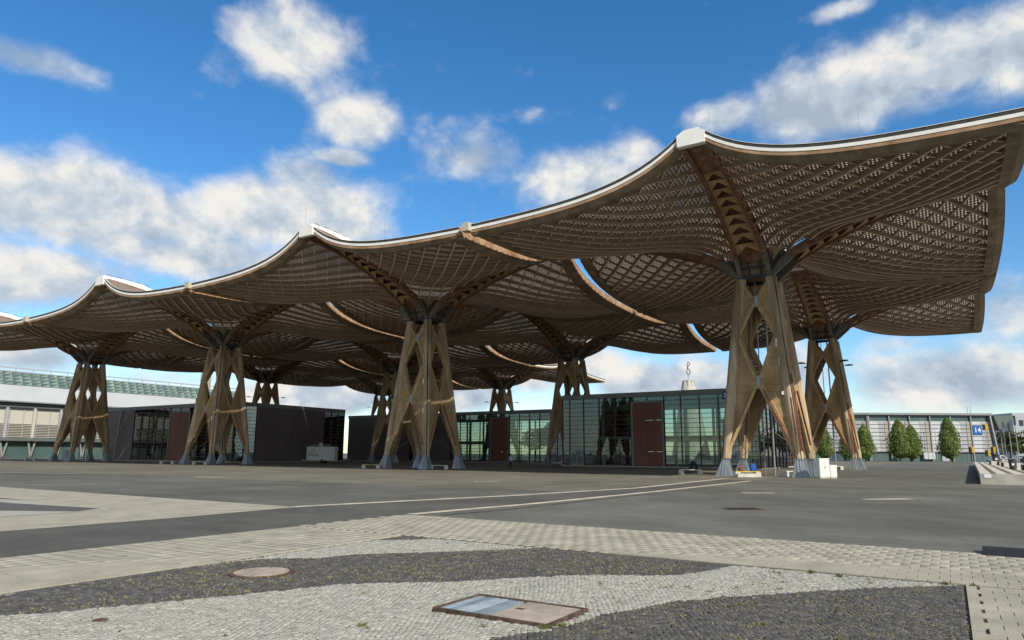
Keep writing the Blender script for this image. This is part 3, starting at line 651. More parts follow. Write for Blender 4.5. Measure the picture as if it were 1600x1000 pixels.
def make_umbrella(label, loc, lamps=False, inner=()):
    t = thing('roof_umbrella', label, 'timber canopy', loc, 0, 'timber umbrellas carrying the plaza roof')
    H2 = math.pi / 2
    for k in range(4):
        rz = k * H2
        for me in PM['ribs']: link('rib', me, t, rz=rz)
        link('lath_lattice', PM['lattice'], t, rz=rz, kind='stuff'); link('membrane', PM['membrane'], t, rz=rz)
        for q in ('edgex', 'edgey'): link('edge_beam', PM[q], t, rz=rz)
        link('edge_fascia', PM['fascia'], t, rz=rz); link('lip_flashing', PM['liptop'], t, rz=rz)
        if k not in inner: link('white_trim', PM['trim'], t, rz=rz); link('roof_lip', PM['rooflip'], t, rz=rz)
        link('peak_cap', PM['cap'], t, rz=rz); 
        if k in inner: link('edge_brackets', PM['brackets'], t, rz=rz, kind='stuff')
        (link('corner_joint', PM['corner'], t, rz=rz) if k == 2 else None)
        arm = link('cantilever_arm', PM['ridge'], t, rz=rz)
        for me in PM['chords']: link('arm_chord', me, arm)
        link('chord_stripe', PM['redline'], arm); link('arm_soffit', PM['soffit'], arm); link('safety_hoop', PM['hoops'], arm)
        for me in PM['shoes_arm']: link('arm_shoe', me, arm)
        for me in PM['gussets']: link('brace_panel', me, arm)
        leg = link('tower_leg', PM['leg'], t, rz=rz); link('leg_seam', PM['seam'], leg)
        for pan, rims in PM['wings']:
            link('wing_panel', pan, leg)
            for r_ in rims: link(r_.name.split('.')[0], r_, leg)
        link('steel_shoe', PM['shoe'], t, rz=rz); link('strut_fan', PM['fan'], t, rz=rz); link('tie_rod', PM['tie'], t, rz=rz)
        for me in PM['connectors']: link('steel_connector', me, t, rz=rz)
        if lamps and k in (0, 1, 2, 3): link('floodlight', PM['lamp'], t, rz=rz)
    link('head_ring', PM['ring'], t); link('drain_pipe', PM['pipe'], t)
    for x, y in ((1.3, -HALF), (-.4, -HALF), (10.5, -HALF), (HALF, HALF), (-HALF, -HALF + .3), (HALF - 1.4, -HALF)):
        s = x if abs(y) == HALF else y; link('lightning_rod', PM['rod'], t, (x, y, float(Ed(s)) - .1))
    return t
LAB = {(0, 0): 'nearest and largest timber roof umbrella with the white cabinets at its foot', (1, 0): 'second timber roof umbrella of the front row with benches round its feet',
       (2, 0): 'third timber roof umbrella of the front row, before the pavilion with the brown door', (3, 0): 'farthest timber roof umbrella of the front row, beside the cream hall',
       (0, 1): 'timber roof umbrella right behind the nearest one, the trees showing between its legs', (1, 1): 'timber roof umbrella whose left leg stands at the corner of pavilion 33',
       (2, 1): 'timber roof umbrella half hidden behind the second front tower', (3, 1): 'timber roof umbrella rising behind the dark pavilion roof on the left',
       (2, 2): 'small far timber roof umbrella seen over the roof of the middle glass pavilion', (3, 2): 'farthest timber roof umbrella, almost hidden behind two nearer towers'}
UMB = {}
for (i, j), lb in LAB.items(): UMB[i, j] = make_umbrella(lb, (-PITCH * i, (PITCH - .65) * j, 0), lamps=j > 0, inner=[k for k, q in enumerate(((i - 1, j), (i, j + 1), (i + 1, j), (i, j - 1))) if q in LAB])
for ij in ((0, 0), (0, 1)):
    u = UMB[ij]
    for sg, z0, z1, w_ in ((1, 2.2, 8.6, .13), (-1, 2.0, 6.6, .06)):
        mb = MB(); a_ = []
        for z in (z0, z1):
            c = 2.95 - 1.65 * (z - 1.5) / 16.1 + .345; a_.append((c + sg * .13, -c + sg * .13, z))
        mb.bar(a_[0], a_[1], w_, w_); mb.build('red_strip', 'red paint', u)
# notices and boxes fixed to the towers
def notice(parent, loc, d, rz, m, name='notice_board'): return MB().box((0, 0, 0), d, rz).build(name, m, parent, loc=loc)
u = UMB[0, 0]
notice(u, (2.15, -2.66, 7.0), (.62, .08, .45), .1, 'black rubber', 'sign_frame'); notice(u, (2.15, -2.70, 7.0), (.5, .06, .32), .1, 'sign white', 'notice_sheet')
notice(u, (1.78, -2.32, 11.4), (.45, .04, .75), .1, 'cabinet white', 'notice_sheet'); notice(u, (1.95, -2.42, 9.7), (.42, .04, .75), .1, 'cabinet white', 'notice_sheet')
notice(u, (-2.55, -2.45, 7.6), (.55, .35, .4), .2, 'pole grey', 'junction_box')
for w_, y_ in (((1, 0), 0), ((2, 0), 0)):
    u = UMB[w_]
    for z in (10.0, 6.6): 
        c = 2.95 - 1.65 * (z - 1.5) / 16.1; notice(u, (c - .12, -c - .43, z), (.3, .05, .6), .4, 'cabinet white', 'notice_sheet'); notice(u, (c + .36, -c - .1, z), (.05, .3, .6), .0, 'cabinet white', 'notice_sheet')
    notice(u, (2.45, -2.5, 7.7), (.5, .3, .3), .78, 'pole grey', 'junction_box')

# ------------------------------------------------------------------ glass pavilions
UNIT = MB().box((.5, 0, .5), (1, .02, 1))
def unit(m, name): return MB().box((.5, 0, .5), (1, 1, 1)).mesh(name, m)
U = {}
def slab(parent, name, m, loc, size, rz=0):
    """a cuboid part: origin at its lower left front edge, along local x"""
    if (name, m) not in U: U[name, m] = MB().box((.5, .5, .5), (1, 1, 1)).mesh(name, m)
    return link(name, U[name, m], parent, loc, rz, scale=size)
ZB, ZT, NR = .32, 9.95, 15
def face(parent, org, rz, segs, doorh=8.9):
    ca, sa = math.cos(rz), math.sin(rz)
    def P(x, y, z): return (org[0] + x * ca - y * sa, org[1] + x * sa + y * ca, z)
    for kind, xs in segs:
        x0, x1 = xs[0], xs[-1]
        if kind == 'solid':
            n = max(1, round((x1 - x0) / 4.5)); w = (x1 - x0) / n
            for i in range(n): slab(parent, 'wall_panel', 'dark panel', P(x0 + i * w + .012, -.06, .3), (w - .024, .2, 9.68), rz)
            continue
        rows = [ZB + (ZT - ZB) * i / NR for i in range(NR + 1)]
        for a, b in zip(xs[:-1], xs[1:]):
            for k in range(NR):
                if kind == 'door' and rows[k + 1] < doorh + .5: continue
                slab(parent, 'glass_pane', 'pane glass', P(a + .05, -.01, rows[k] + .035), (b - a - .1, .02, rows[k + 1] - rows[k] - .07), rz)
        for k in range(NR + 1):
            if kind == 'door' and rows[k] < doorh: continue
            slab(parent, 'transom', 'mullion', P(x0, -.05, rows[k] - .035), (x1 - x0, .10, .07), rz)
        for x in xs:
            if kind == 'door' and x not in (x0, x1): slab(parent, 'mullion', 'mullion', P(x - .06, -.12, doorh + .15), (.12, .2, ZT - doorh - .15), rz)
            else: slab(parent, 'mullion', 'mullion', P(x - .065, -.12, .15), (.13, .22, ZT - .1), rz)
        if kind == 'door':
            xm = (x0 + x1) / 2 - .05
            slab(parent, 'door_frame', 'grey cladding', P(x0 + .07, -.2, .15), (.28, .3, doorh), rz); slab(parent, 'door_frame', 'grey cladding', P(x1 - .35, -.2, .15), (.28, .3, doorh), rz)
            slab(parent, 'door_frame', 'grey cladding', P(x0 + .07, -.2, doorh + .15), (x1 - x0 - .14, .3, .25), rz)
            for a, b in ((x0 + .36, xm), (xm + .03, x1 - .36)):
                zz = [.25, 2.2, 6.6, doorh + .12] if a > x0 + .5 else [.25, 6.6, doorh + .12]
                for z0, z1 in zip(zz[:-1], zz[1:]): slab(parent, 'door_leaf', 'door brown', P(a, -.1, z0), (b - a, .12, z1 - z0 - .03), rz)
def pavilion(label, x0, x1, y0, y1, front, end, mid=4.0):
    t = thing('glass_pavilion', label, 'pavilion', (x0, y0, 0), 0, 'glass pavilions under the roof')
    W_, D_ = x1 - x0, y1 - y0
    slab(t, 'plinth', 'concrete', (-.2, -.2, .0), (W_ + .4, D_ + .4, .15))
    slab(t, 'roof', 'roof edge dark', (.1, .1, 10.0), (W_ - .2, D_ - .2, .3))
    for loc, sz, rz in (((-.12, -.14, 9.97), (W_ + .24, .2, .66), 0), ((-.12, D_ - .06, 9.97), (W_ + .24, .2, .66), 0), ((W_ + .10, .07, 9.97), (D_ - .14, .2, .66), math.pi / 2), ((.08, .07, 9.97), (D_ - .14, .2, .66), math.pi / 2)):
        slab(t, 'roof_fascia', 'grey cladding', loc, sz, rz)
    face(t, (0, 0), 0, front); face(t, (W_, 0), math.pi / 2, end)
    # rear and far end: plain glazing in large panes
    for k in range(int(W_ / 5)):
        w = W_ / int(W_ / 5); slab(t, 'glass_pane', 'pane glass', (k * w + .08, D_ - .03, .3), (w - .16, .02, 9.6)); slab(t, 'mullion', 'mullion', (k * w - .07, D_ - .12, .15), (.14, .2, 9.8))
    slab(t, 'rear_wall', 'interior white', (0.02, .3, .16), (.2, D_ - .6, 9.8))
    # what shows through the glass
    slab(t, 'gallery_floor', 'interior white', (1.5, 3.0, mid), (W_ - 4.5, D_ - 8, .45)); slab(t, 'ceiling', 'interior white', (.4, .5, 9.55), (W_ - .8, D_ - 1, .3))
    slab(t, 'floor', 'concrete', (.3, .3, .16), (W_ - .6, D_ - .6, .02))
    n = int(W_ / 5)
    for i in range(n + 1):
        for y in (1.2, D_ - 1.5): slab(t, 'column', 'interior white', (.5 + i * (W_ - 1.4) / n, y, .18), (.32, .32, 9.36))
    return t
f33 = [('glass', [0, 1.2, 3.55, 6.1, 8.6, 11.1]), ('door', [11.1, 13.6, 16.1]), ('glass', [16.1, 18.5, 21.1, 23.7, 26.2, 28.8])]
pv = pavilion('green glass pavilion carrying the blue number 33, a tall brown door in its front', -36, -7.2, 29, 53, f33, [('glass', [i * 2.4 for i in range(11)])])
for x, w in ((4.4, 3.2), (8.5, 1.6)): slab(pv, 'inner_room', 'interior brown', (x, 3.2, .2), (w, 5, 3.75)); slab(pv, 'inner_room', 'interior brown', (x, 3.2, 4.5), (w, 5, 3.9))
mb = MB()
for x in (6.1, 3.55): mb.bar((x + .2, .7, 4.6), (x + 2.3, .7, 8.6), .07); mb.bar((x + .2, .7, 8.6), (x + 2.3, .7, 4.6), .07)
mb.bar((23.9, .6, 4.6), (26.1, .6, 7.2), .07); mb.build('wind_brace', 'galvanised steel', pv)
for x in (1.35, 2.45): slab(pv, 'entrance_door', 'galvanised steel', (x, -.13, .2), (1.0, .06, 2.2)); slab(pv, 'entrance_glass', 'pane glass', (x + .1, -.15, .4), (.8, .02, 1.85))
slab(pv, 'number_plate', 'blue sign', (24.35, -.25, 9.15), (1.1, .06, 1.05)); text('plate_number', '33', .85, pv, (24.9, -.27, 9.67), 0, 'sign white')
f2 = [('solid', [0, 19.5]), ('glass', [19.5, 22]), ('solid', [22, 31]), ('glass', [31, 33.6, 36.1, 38.8, 41.4]), ('door', [41.4, 43.8, 46.2]), ('glass', [46.2, 48.6, 51.0, 53.4, 55.9])]
pavilion('middle glass pavilion with dark wall panels, behind the second front tower', -109, -53.1, 56, 78, f2, [('glass', [i * 2.75 for i in range(9)])])
f3 = [('solid', [0, 8.0]), ('solid', [8.0, 10.4]), ('glass', [10.4, 13, 15.6, 18.2, 20.7, 22.6]), ('door', [22.6, 25.8, 29.2]), ('glass', [29.2, 31.8, 34.4, 37, 39.6, 42])]
p3 = pavilion('dark walled glass pavilion with a long dark end wall beside the white trailer', -134, -92, 12, 38, f3, [('glass', [0, 2.2, 4.6]), ('solid', [4.6, 20.6]), ('glass', [20.6, 22.4, 24.2, 26])])
mb = MB(); mb.bar((5.6, -.8, .1), (5.9, -.3, 10.0), .22, m=0); mb.build('leaning_post', 'pole grey', p3)
mb = MB(); mb.bar((1.5, -.5, .1), (9.6, -.5, 10.0), .10); mb.build('stay_rod', 'pole grey', p3)
slab(p3, 'roof_unit', 'grey cladding', (24, 4, 10.6), (2.4, 2.4, 1.6))

# ------------------------------------------------------------------ the cream exhibition hall far left
h = thing('exhibition_hall', 'long cream exhibition hall with a green gridded curved roof edge', 'hall', (-178, -40, 0), math.pi / 2)
LH = 118
slab(h, 'hall_body', 'hall grey band', (0, 1.6, 0), (LH, 50, 13.6))
slab(h, 'glazed_base', 'hall teal', (0, 1.2, 0), (LH, .3, 4.2)); slab(h, 'canopy_band', 'hall roof', (0, -.6, 4.2), (LH, 2.1, .8))
slab(h, 'upper_wall', 'cream wall', (0, 1.1, 8.3), (LH, .4, 4.0))
slab(h, 'recess', 'dark panel', (0, 1.45, 5.0), (LH, .1, 3.4))
for k in range(8): slab(h, 'louvre', 'cream wall', (0, .95, 5.15 + k * .40), (LH, .25, .15))
for k in range(20):
    x = 3 + k * 6.0; slab(h, 'pier', 'cream wall' if k % 2 else 'hall white', (x, .25, 5.0), (.55, .6, 7.6)); mb = MB(); mb.bar((x + .3, .3, 0), (x - .6, .3, 5), .35); mb.bar((x + .3, .3, 0), (x + 1.2, .3, 5), .35); mb.build('strut', 'pole grey', h)
for k in range(40):
    x = 1 + k * 3.0; slab(h, 'rail_post', 'hall white', (x, .75, 5.0), (.12, .12, 8.2)); mb = MB(); mb.bar((x, .6, 13.0), (x + 1.0, -.9, 13.7), .14); mb.build('bracket', 'grey cladding', h)
slab(h, 'eaves', 'hall roof', (0, .2, 12.3), (LH, 1.4, .35)); slab(h, 'eaves', 'grey cladding', (0, -1.0, 13.5), (LH, 2.6, .3))
mb = MB(); rings = []
for x in (0, LH): rings.append([(x, -.2, 13.8), (x, 1.0, 17.7), (x, 40, 17.7), (x, 40, 13.8)])
mb.loft(rings).build('grey_band', 'hall grey band', h)
ng, rows_g = 58, 4
tri = [MB().prism([(0, 0, 0), (2.0, 0, 0), (2.0, .5, .85)], (0, .05, 0)).mesh('roof_grid_panel', 'roof grid green'), MB().prism([(0, 0, 0), (2.0, .5, .85), (0, .5, .85)], (0, .05, 0)).mesh('roof_grid_panel', 'hall teal')]
for i in range(36):
    for r in range(rows_g):
        for k in (0, 1): link('roof_grid_panel', tri[k], h, (LH - 74 + i * 2.05, 1.1 + r * .52, 17.8 + r * .87))
mb = MB(); rings = []
for x in (0, LH): rings.append([(x, 1.4, 17.7), (x, 3.6, 21.2), (x, 44, 21.2), (x, 44, 17.7)])
mb.loft(rings).build('grid_backing', 'hall grey band', h)
slab(h, 'roof_rail', 'hall white', (0, 3.2, 22.0), (LH, .25, .3)); slab(h, 'roof_rail', 'hall white', (0, 3.0, 21.1), (LH, .3, .25))
for k in range(30): slab(h, 'rail_post', 'hall white', (1 + k * 4, 3.25, 21.2), (.14, .14, .9))
slab(h, 'roof_frame', 'hall white', (LH - 14.6, 3.2, 22.0), (.4, .4, 5.2)); slab(h, 'roof_frame', 'hall white', (LH - 18.5, 3.2, 27.0), (4.3, .4, .4))
b = thing('rooftop_tower', 'small beige tower with a purple emblem above the cream hall', 'tower', (-224.6, 93.1, 0), YAW)
slab(b, 'tower_wall', 'beige wall', (-1.3, 0, 0), (2.6, 3, 31.5))
mb = MB(); mb.lathe([(.0, 0), (.42, .0), (.42, .1), (0, .1)], n=10); o = mb.build('emblem_disc', 'purple paint', b, loc=(.35, -.02, 29.6)); o.rotation_euler = (math.pi / 2, 0, 0)
mb = MB(); mb.bar((.2, -.05, 29.2), (-.7, -.05, 28.6), .4, .12); mb.build('emblem_tail', 'purple paint', b)

# ------------------------------------------------------------------ hall 14
h = thing('exhibition_hall', 'low wide white exhibition hall with the blue number 14, behind the clipped trees', 'hall', (-10.3, 216.7, 0), YAW)
def hall_face(org, rz, L_, nb, z1=14.4):
    ca, sa = math.cos(rz), math.sin(rz)
    P = lambda x, y, z: (org[0] + x * ca - y * sa, org[1] + x * sa + y * ca, z)
    w = L_ / nb
    slab(h, 'hall_wall', 'hall grey band', P(0, .5, 3.3), (L_, .3, 11.1), rz); slab(h, 'glazed_base', 'hall teal', P(0, .8, 0), (L_, .3, 3.3), rz)
    slab(h, 'clerestory', 'hall teal', P(0, .6, 14.4), (L_, .3, 2.2), rz)
    slab(h, 'roof_fascia', 'grey cladding', P(-.3, -.6, 16.6), (L_ + .6, 3.0, .75), rz)
    for i in range(nb + 1): slab(h, 'column', 'grey cladding', P(i * w - .2, -.1, 0), (.4, .5, 16.6), rz)
    for i in range(nb):
        slab(h, 'bright_panel', 'hall white bright', P(i * w + .25, .25, 3.4), (w * .45, .22, 10.4 + (i % 2) * .5), rz); slab(h, 'grey_panel', 'hall white', P(i * w + .25 + w * .46, .3, 3.4), (w * .27, .16, 10.8), rz)
        slab(h, 'stone_panel', 'hall stone', P(i * w + w * .78, .2, 3.4), (w * .17, .25, 10.9), rz)
        for k in range(4): slab(h, 'base_mullion', 'grey cladding', P(i * w + k * w / 4, .7, 0), (.1, .1, 3.3), rz)
    for k in range(8): slab(h, 'floor_band', 'dark panel', P(0, .12, 3.3 + k * 1.4), (L_, .36, .16), rz)
hall_face((0, 0), 0, 44.6, 6)
hall_face((-44, 12), -math.atan2(12, 44), math.hypot(44, 12) - .4, 6)
slab(h, 'hall_roof', 'hall roof', (-40, 12.5, 16.3), (84, 40, .8)); slab(h, 'hall_body', 'hall grey band', (-38, 13, 0), (82, 38, 16.2))
slab(h, 'number_plate', 'blue sign', (37.6, .0, 9.6), (3.3, .12, 3.3)); text('plate_number', '14', 2.5, h, (39.25, -.03, 11.2), 0, 'sign white')
mb = MB(); mb.loft([[(44.9, y, 16.4), (52.6, y, 16.6), (52.4, y, 16.2), (46.6, y, 11.2)] for y in (-1, 14)]).build('canopy_wing', 'hall roof', h)
mb = MB(); mb.bar((45.8, -.4, 0), (43.9, -.4, 16.4), .8, .5); mb.build('raking_column', 'pole grey', h)
for x in (39, 40.2): mb = MB(); mb.bar((x, 4, 17.0), (x, 4, 20.2), .14); mb.build('aerial', 'pole grey', h)
slab(h, 'entrance_door', 'hall white', (25.8, .5, .1), (2.6, .25, 2.8)); slab(h, 'notice_wall', 'hall white bright', (18.6, -.4, .8), (4.2, .3, 2.4))
for x in (20.4, 21.9): mb = MB(); mb.bar((x, -3, 0), (x, -3, 13.2), .16, w2=.08); tag(mb.build('flagpole', 'pole grey', None, loc=(0, 0, 0)), 'bare flagpole before the white hall, ' + ('nearer the middle trees' if x < 21 else 'nearer the entrance door'), 'flagpole', 'flagpoles of hall 14').matrix_world = h.matrix_world if False else (Matrix.Translation((-10.3, 216.7, 0)) @ Matrix.Rotation(YAW, 4, 'Z'))

# tent tower with emblem
b = thing('tent_tower', 'white tent tower cone with a black ring emblem above pavilion 33', 'tower', (-81, 231.2, 0), YAW)
MB().lathe([(8, 0), (4.0, 28), (2.4, 33.4), (2.3, 34.2), (.2, 34.3)], n=20).build('tent_cone', 'cream wall', b)
for k in range(10):
    a = k * math.pi / 5; mb = MB(); mb.bar((8.4 * math.cos(a), 8.4 * math.sin(a), 0), (2.5 * math.cos(a), 2.5 * math.sin(a), 34.1), .28); mb.build('tent_rib', 'hall stone' if k % 2 else 'hall white', b)
mb = MB()
pts = [(.1, 36.6), (.8, 37.4), (.9, 38.6), (.3, 39.2), (-.2, 39.6), (.2, 40.6), (.9, 41.3), (.7, 42.2), (.0, 42.2), (-.4, 41.2), (-.1, 40.0), (-.5, 38.4), (-.5, 37.2), (.1, 36.6)]
for p, q in zip(pts[:-1], pts[1:]): mb.bar((p[0], 0, p[1]), (q[0], 0, q[1]), .28)
mb.bar((0, 0, 34.2), (.1, 0, 36.7), .12); mb.build('ring_emblem', 'black rubber', b)

# ------------------------------------------------------------------ trees
def leaf_cloud(n, fn, size, seed, m):
    r = np.random.default_rng(seed); V = np.zeros((n, 4, 3)); 
    for i in range(n):
        p, out = fn(r); a = r.normal(0, 1, 3); a = a / np.linalg.norm(a); nn = out + .8 * a; nn /= np.linalg.norm(nn)
        t = np.cross(nn, r.normal(0, 1, 3)); t /= np.linalg.norm(t); bt = np.cross(nn, t); s = size * r.uniform(.6, 1.3)
        V[i] = [p - t * s * .5, p + bt * s * .28, p + t * s * .5, p - bt * s * .28]
    me = bpy.data.meshes.new('crown'); me.from_pydata(V.reshape(-1, 3).tolist(), [], [(4 * i, 4 * i + 1, 4 * i + 2, 4 * i + 3) for i in range(n)]); me.materials.append(MATS[m]); return me
def column_tree(seed, h, w):
    def rad(f): return w * (min(1, f / .18) ** .6) * (1 - max(0, (f - .3) / .7) ** 1.7) ** .75 if f < 1 else 0
    r0 = np.random.default_rng(seed); bumps = r0.uniform(0, 6.28, 8)
    def rr(f, a): return max(.05, rad(f)) * (1 + .10 * math.sin(3 * a + bumps[0] + 7 * f) + .07 * math.sin(5 * a + bumps[1] - 11 * f) + .05 * math.sin(17 * f + bumps[2] + 2 * a))
    def fn(r):
        f = r.uniform(.02, 1) ** .9; a = r.uniform(0, 6.283); k = rr(f, a) * (1 + r.normal(0, .10)); return np.array([math.cos(a) * k, math.sin(a) * k, .8 + f * (h - .8)]), np.array([math.cos(a), math.sin(a), .35])
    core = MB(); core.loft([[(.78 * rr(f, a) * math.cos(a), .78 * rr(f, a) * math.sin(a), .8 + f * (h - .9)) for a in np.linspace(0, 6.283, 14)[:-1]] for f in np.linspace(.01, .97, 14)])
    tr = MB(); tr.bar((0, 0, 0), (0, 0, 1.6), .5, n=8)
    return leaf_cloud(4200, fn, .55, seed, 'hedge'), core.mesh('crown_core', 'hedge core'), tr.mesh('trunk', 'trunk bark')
CT = [column_tree(31, 14.2, 3.6), column_tree(32, 15.0, 3.5), column_tree(33, 12.6, 3.2)]
for x, y, k, s, lb in ((-.6, 205.2, 0, 1.0, 'broad clipped columnar tree left of the entrance of hall 14'), (3.0, 207.8, 2, .98, 'narrower clipped tree tucked against the right side of the broad one'),
        (13.8, 213.2, 1, 1.0, 'tallest clipped columnar tree, alone just left of the number 14'), (-10.6, 198.9, 2, .98, 'clipped tree just right of the legs of the second tower'),
        (-15.6, 195.7, 2, .84, 'shorter clipped tree seen between the legs of the second tower'), (-22.0, 191.5, 0, .8, 'clipped tree behind the left legs of the second tower'), (-33, 184, 1, .85, 'clipped tree behind the right foot of the nearest tower')):
    t = thing('columnar_tree', lb, 'tree', (x, y, 0), x * 1.3, 'clipped trees before hall 14'); t.scale = (s * .9, s * .9, s)
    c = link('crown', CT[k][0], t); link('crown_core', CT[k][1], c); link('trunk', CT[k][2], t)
def round_tree(seed, h, w):
    r0 = np.random.default_rng(seed); cs = [(r0.normal(0, w * .42), r0.normal(0, w * .42), h * r0.uniform(.45, .82), w * r0.uniform(.35, .6)) for _ in range(11)]
    def fn(r):
        c = cs[r.integers(len(cs))]; d = r.normal(0, 1, 3); d /= np.linalg.norm(d); k = c[3] * r.uniform(.75, 1.05); return np.array([c[0] + d[0] * k, c[1] + d[1] * k, c[2] + d[2] * k * .8]), d
    tr = MB(); tr.bar((0, 0, 0), (0, 0, h * .5), .7, n=8, w2=.4)
    for c in cs[:5]: tr.bar((0, 0, h * .3), c[:3], .3, n=6, w2=.1)
    return leaf_cloud(2600, fn, .95, seed, 'far leaves'), tr.mesh('trunk', 'trunk bark')
RT = [round_tree(51, 13, 6), round_tree(52, 15, 7), round_tree(53, 11, 5.5)]
for x, y, k, lb in ((36, 305, 0, 'leafy tree under the canopy wing of hall 14'), (46, 316, 1, 'leafy tree beside the distant white building, right of the first'), (57, 322, 2, 'yellowish leafy tree at the right edge, before the white building'),
        (66, 330, 1, 'dark leafy tree at the far right edge behind the cars'), (-78.7, 104, 2, 'green tree top over the roof of the middle pavilion'), (41, 298, 2, 'low leafy tree behind the traffic signals')):
    t = thing('leafy_tree', lb, 'tree', (x, y, 0), x, 'trees behind the car park')
    if y < 110: t.location.z = 0; t.scale = (1.15, 1.15, 1.12)
    link('crown', RT[k][0], t); link('trunk', RT[k][1], t)
b = thing('office_block', 'distant white office block with a strip of blue windows behind the trees', 'building', (48, 430, 0), YAW)
slab(b, 'wall', 'hall white', (-2, 0, 0), (32, 20, 27))
for k in range(4): slab(b, 'window', 'car glass', (1.5 + k * 2.9, -.1, 19.5), (2.4, .3, 3.4))

# ------------------------------------------------------------------ street furniture
def bench_meshes():
    blk = MB(); blk.box((0, 0, .2), (.42, .5, .40)); pl = MB(); pl.box((0, 0, .44), (2.0, .44, .07)); return blk.mesh('support_block', 'concrete light'), pl.mesh('seat_plank', 'concrete light'), pl.mesh('seat_plank', 'yellow plank')
BB = bench_meshes()
for x, y, rz, ye, lb in ((-43.4, -4.4, .5, 1, 'bench with yellow plank by the left foot of the second tower'), (-35.1, -2.3, .5, 0, 'concrete bench by the right foot of the second tower'),
        (-83.8, -4.6, .5, 0, 'low white bench left of the third tower'), (-130, -3, .5, 0, 'small low bench left of the farthest front tower'), (-76.2, -4.4, .5, 0, 'low concrete bench at the right foot of the third tower'),
        (-.7, -5.2, .6, 1, 'yellow topped bench between the feet of the nearest tower, bags on it'), (.9, 33.5, .6, 0, 'pale bench left of the second tower, behind the white cabinets'), (1.9, -1.0, 1.2, 0, 'pale bench deep between the feet of the nearest tower'),
        (-6.6, -1.6, .5, 0, 'concrete bench left of the nearest tower, navy bag on it')):
    t = thing('bench', lb, 'bench', (x, y, 0), rz, 'benches at the tower feet')
    for s in (-.85, .85): link('support_block', BB[0], t, (s, 0, 0))
    link('seat_plank', BB[2 if ye else 1], t)
t = thing('low_block', 'low white concrete block under the yellow topped bench', 'block', (-.65, -5.75, 0), .6); MB().box((0, 0, .14), (1.5, .3, .28)).build('block_body', 'concrete light', t)
for s in (-.5, .5): MB().box((s, 0, .292), (.42, .26, .02)).build('block_cap', 'concrete', t)
def bag(name, lb, loc, rz, m, w=.42, h=.5, d=.26):
    t = thing(name, lb, 'bag', loc, rz); mb = MB()
    mb.loft([[(k * w / 2 * math.cos(a) * (1 if abs(math.cos(a)) > .3 else 1), k2 * d / 2 * math.sin(a), z * h) for a in np.linspace(0, 6.283, 11)[:-1]] for z, k, k2 in ((0, .85, .9), (.06, 1, 1), (.5, 1.0, 1.0), (.82, .78, .75), (1, .35, .4))]); mb.build('bag_body', m, t, True)
    mb = MB(); mb.box((0, -d * .52, h * .30), (w * .66, .08, h * .38)); mb.build('pocket', m, t)
    for s in (-.28, .28): mb = MB(); mb.bar((s * w, d * .5, h * .1), (s * w * .7, d * .62, h * .55), .05); mb.bar((s * w * .7, d * .62, h * .55), (s * w * .5, d * .3, h * .9), .05); mb.build('strap', 'black rubber', t)
    mb = MB(); mb.bar((-.06, 0, h * .98), (0, 0, h * 1.1), .03); mb.bar((0, 0, h * 1.1), (.06, 0, h * .98), .03); mb.build('handle', 'black rubber', t)
bag('rucksack', 'blue rucksack standing on the yellow bench', (-.28, -4.94, .475), .5, 'blue cloth', .55, .62); bag('rucksack', 'brown bag on the yellow bench, left of the blue one', (-1.12, -5.48, .475), .7, 'brown cloth', .5, .50)
bag('rucksack', 'navy bag slumped on the concrete bench left of the nearest tower', (-6.35, -1.48, .475), .4, 'navy cloth', .72, .72, .4)
t = thing('cable_cabinet', 'taller white cable cabinet beside the nearest tower', 'cabinet', (4.92, -4.3, 0), .70, 'white cable cabinets')
MB().box((0, 0, .05), (.80, .46, .10)).build('base', 'concrete', t); MB().box((0, 0, .80), (.84, .50, 1.40)).build('cabinet_body', 'cabinet white', t); MB().box((0, 0, 1.53), (.92, .58, .06)).build('lid', 'cabinet white', t)
for s in (-1, 1): MB().box((s * .205, -.26, .80), (.385, .03, 1.3)).build('door', 'cabinet white', t)
MB().box((.05, -.285, .85), (.03, .04, .16)).build('handle', 'dark steel', t)
t = thing('cable_cabinet', 'shorter white cable cabinet on the right of the taller one', 'cabinet', (5.50, -3.80, 0), .70, 'white cable cabinets')
MB().box((0, 0, .05), (.52, .42, .10)).build('base', 'concrete', t); MB().box((0, 0, .55), (.56, .46, .90)).build('cabinet_body', 'cabinet white', t); MB().box((0, 0, 1.02), (.62, .52, .05)).build('lid', 'cabinet white', t)
MB().box((0, -.24, .55), (.46, .03, .8)).build('door', 'cabinet white', t)
# cabinets by the farthest tower
t = thing('cable_cabinet', 'grey cabinet between the feet of the farthest front tower', 'cabinet', (-117.5, -2.6, 0), .5, 'white cable cabinets')
MB().box((0, 0, 1.0), (1.6, .6, 1.9)).build('cabinet_body', 'grey cladding', t); MB().box((0, 0, 1.98), (1.7, .7, .06)).build('lid', 'pole grey', t); MB().box((-.35, -.31, 1.0), (.7, .03, 1.7)).build('door', 'pole grey', t)
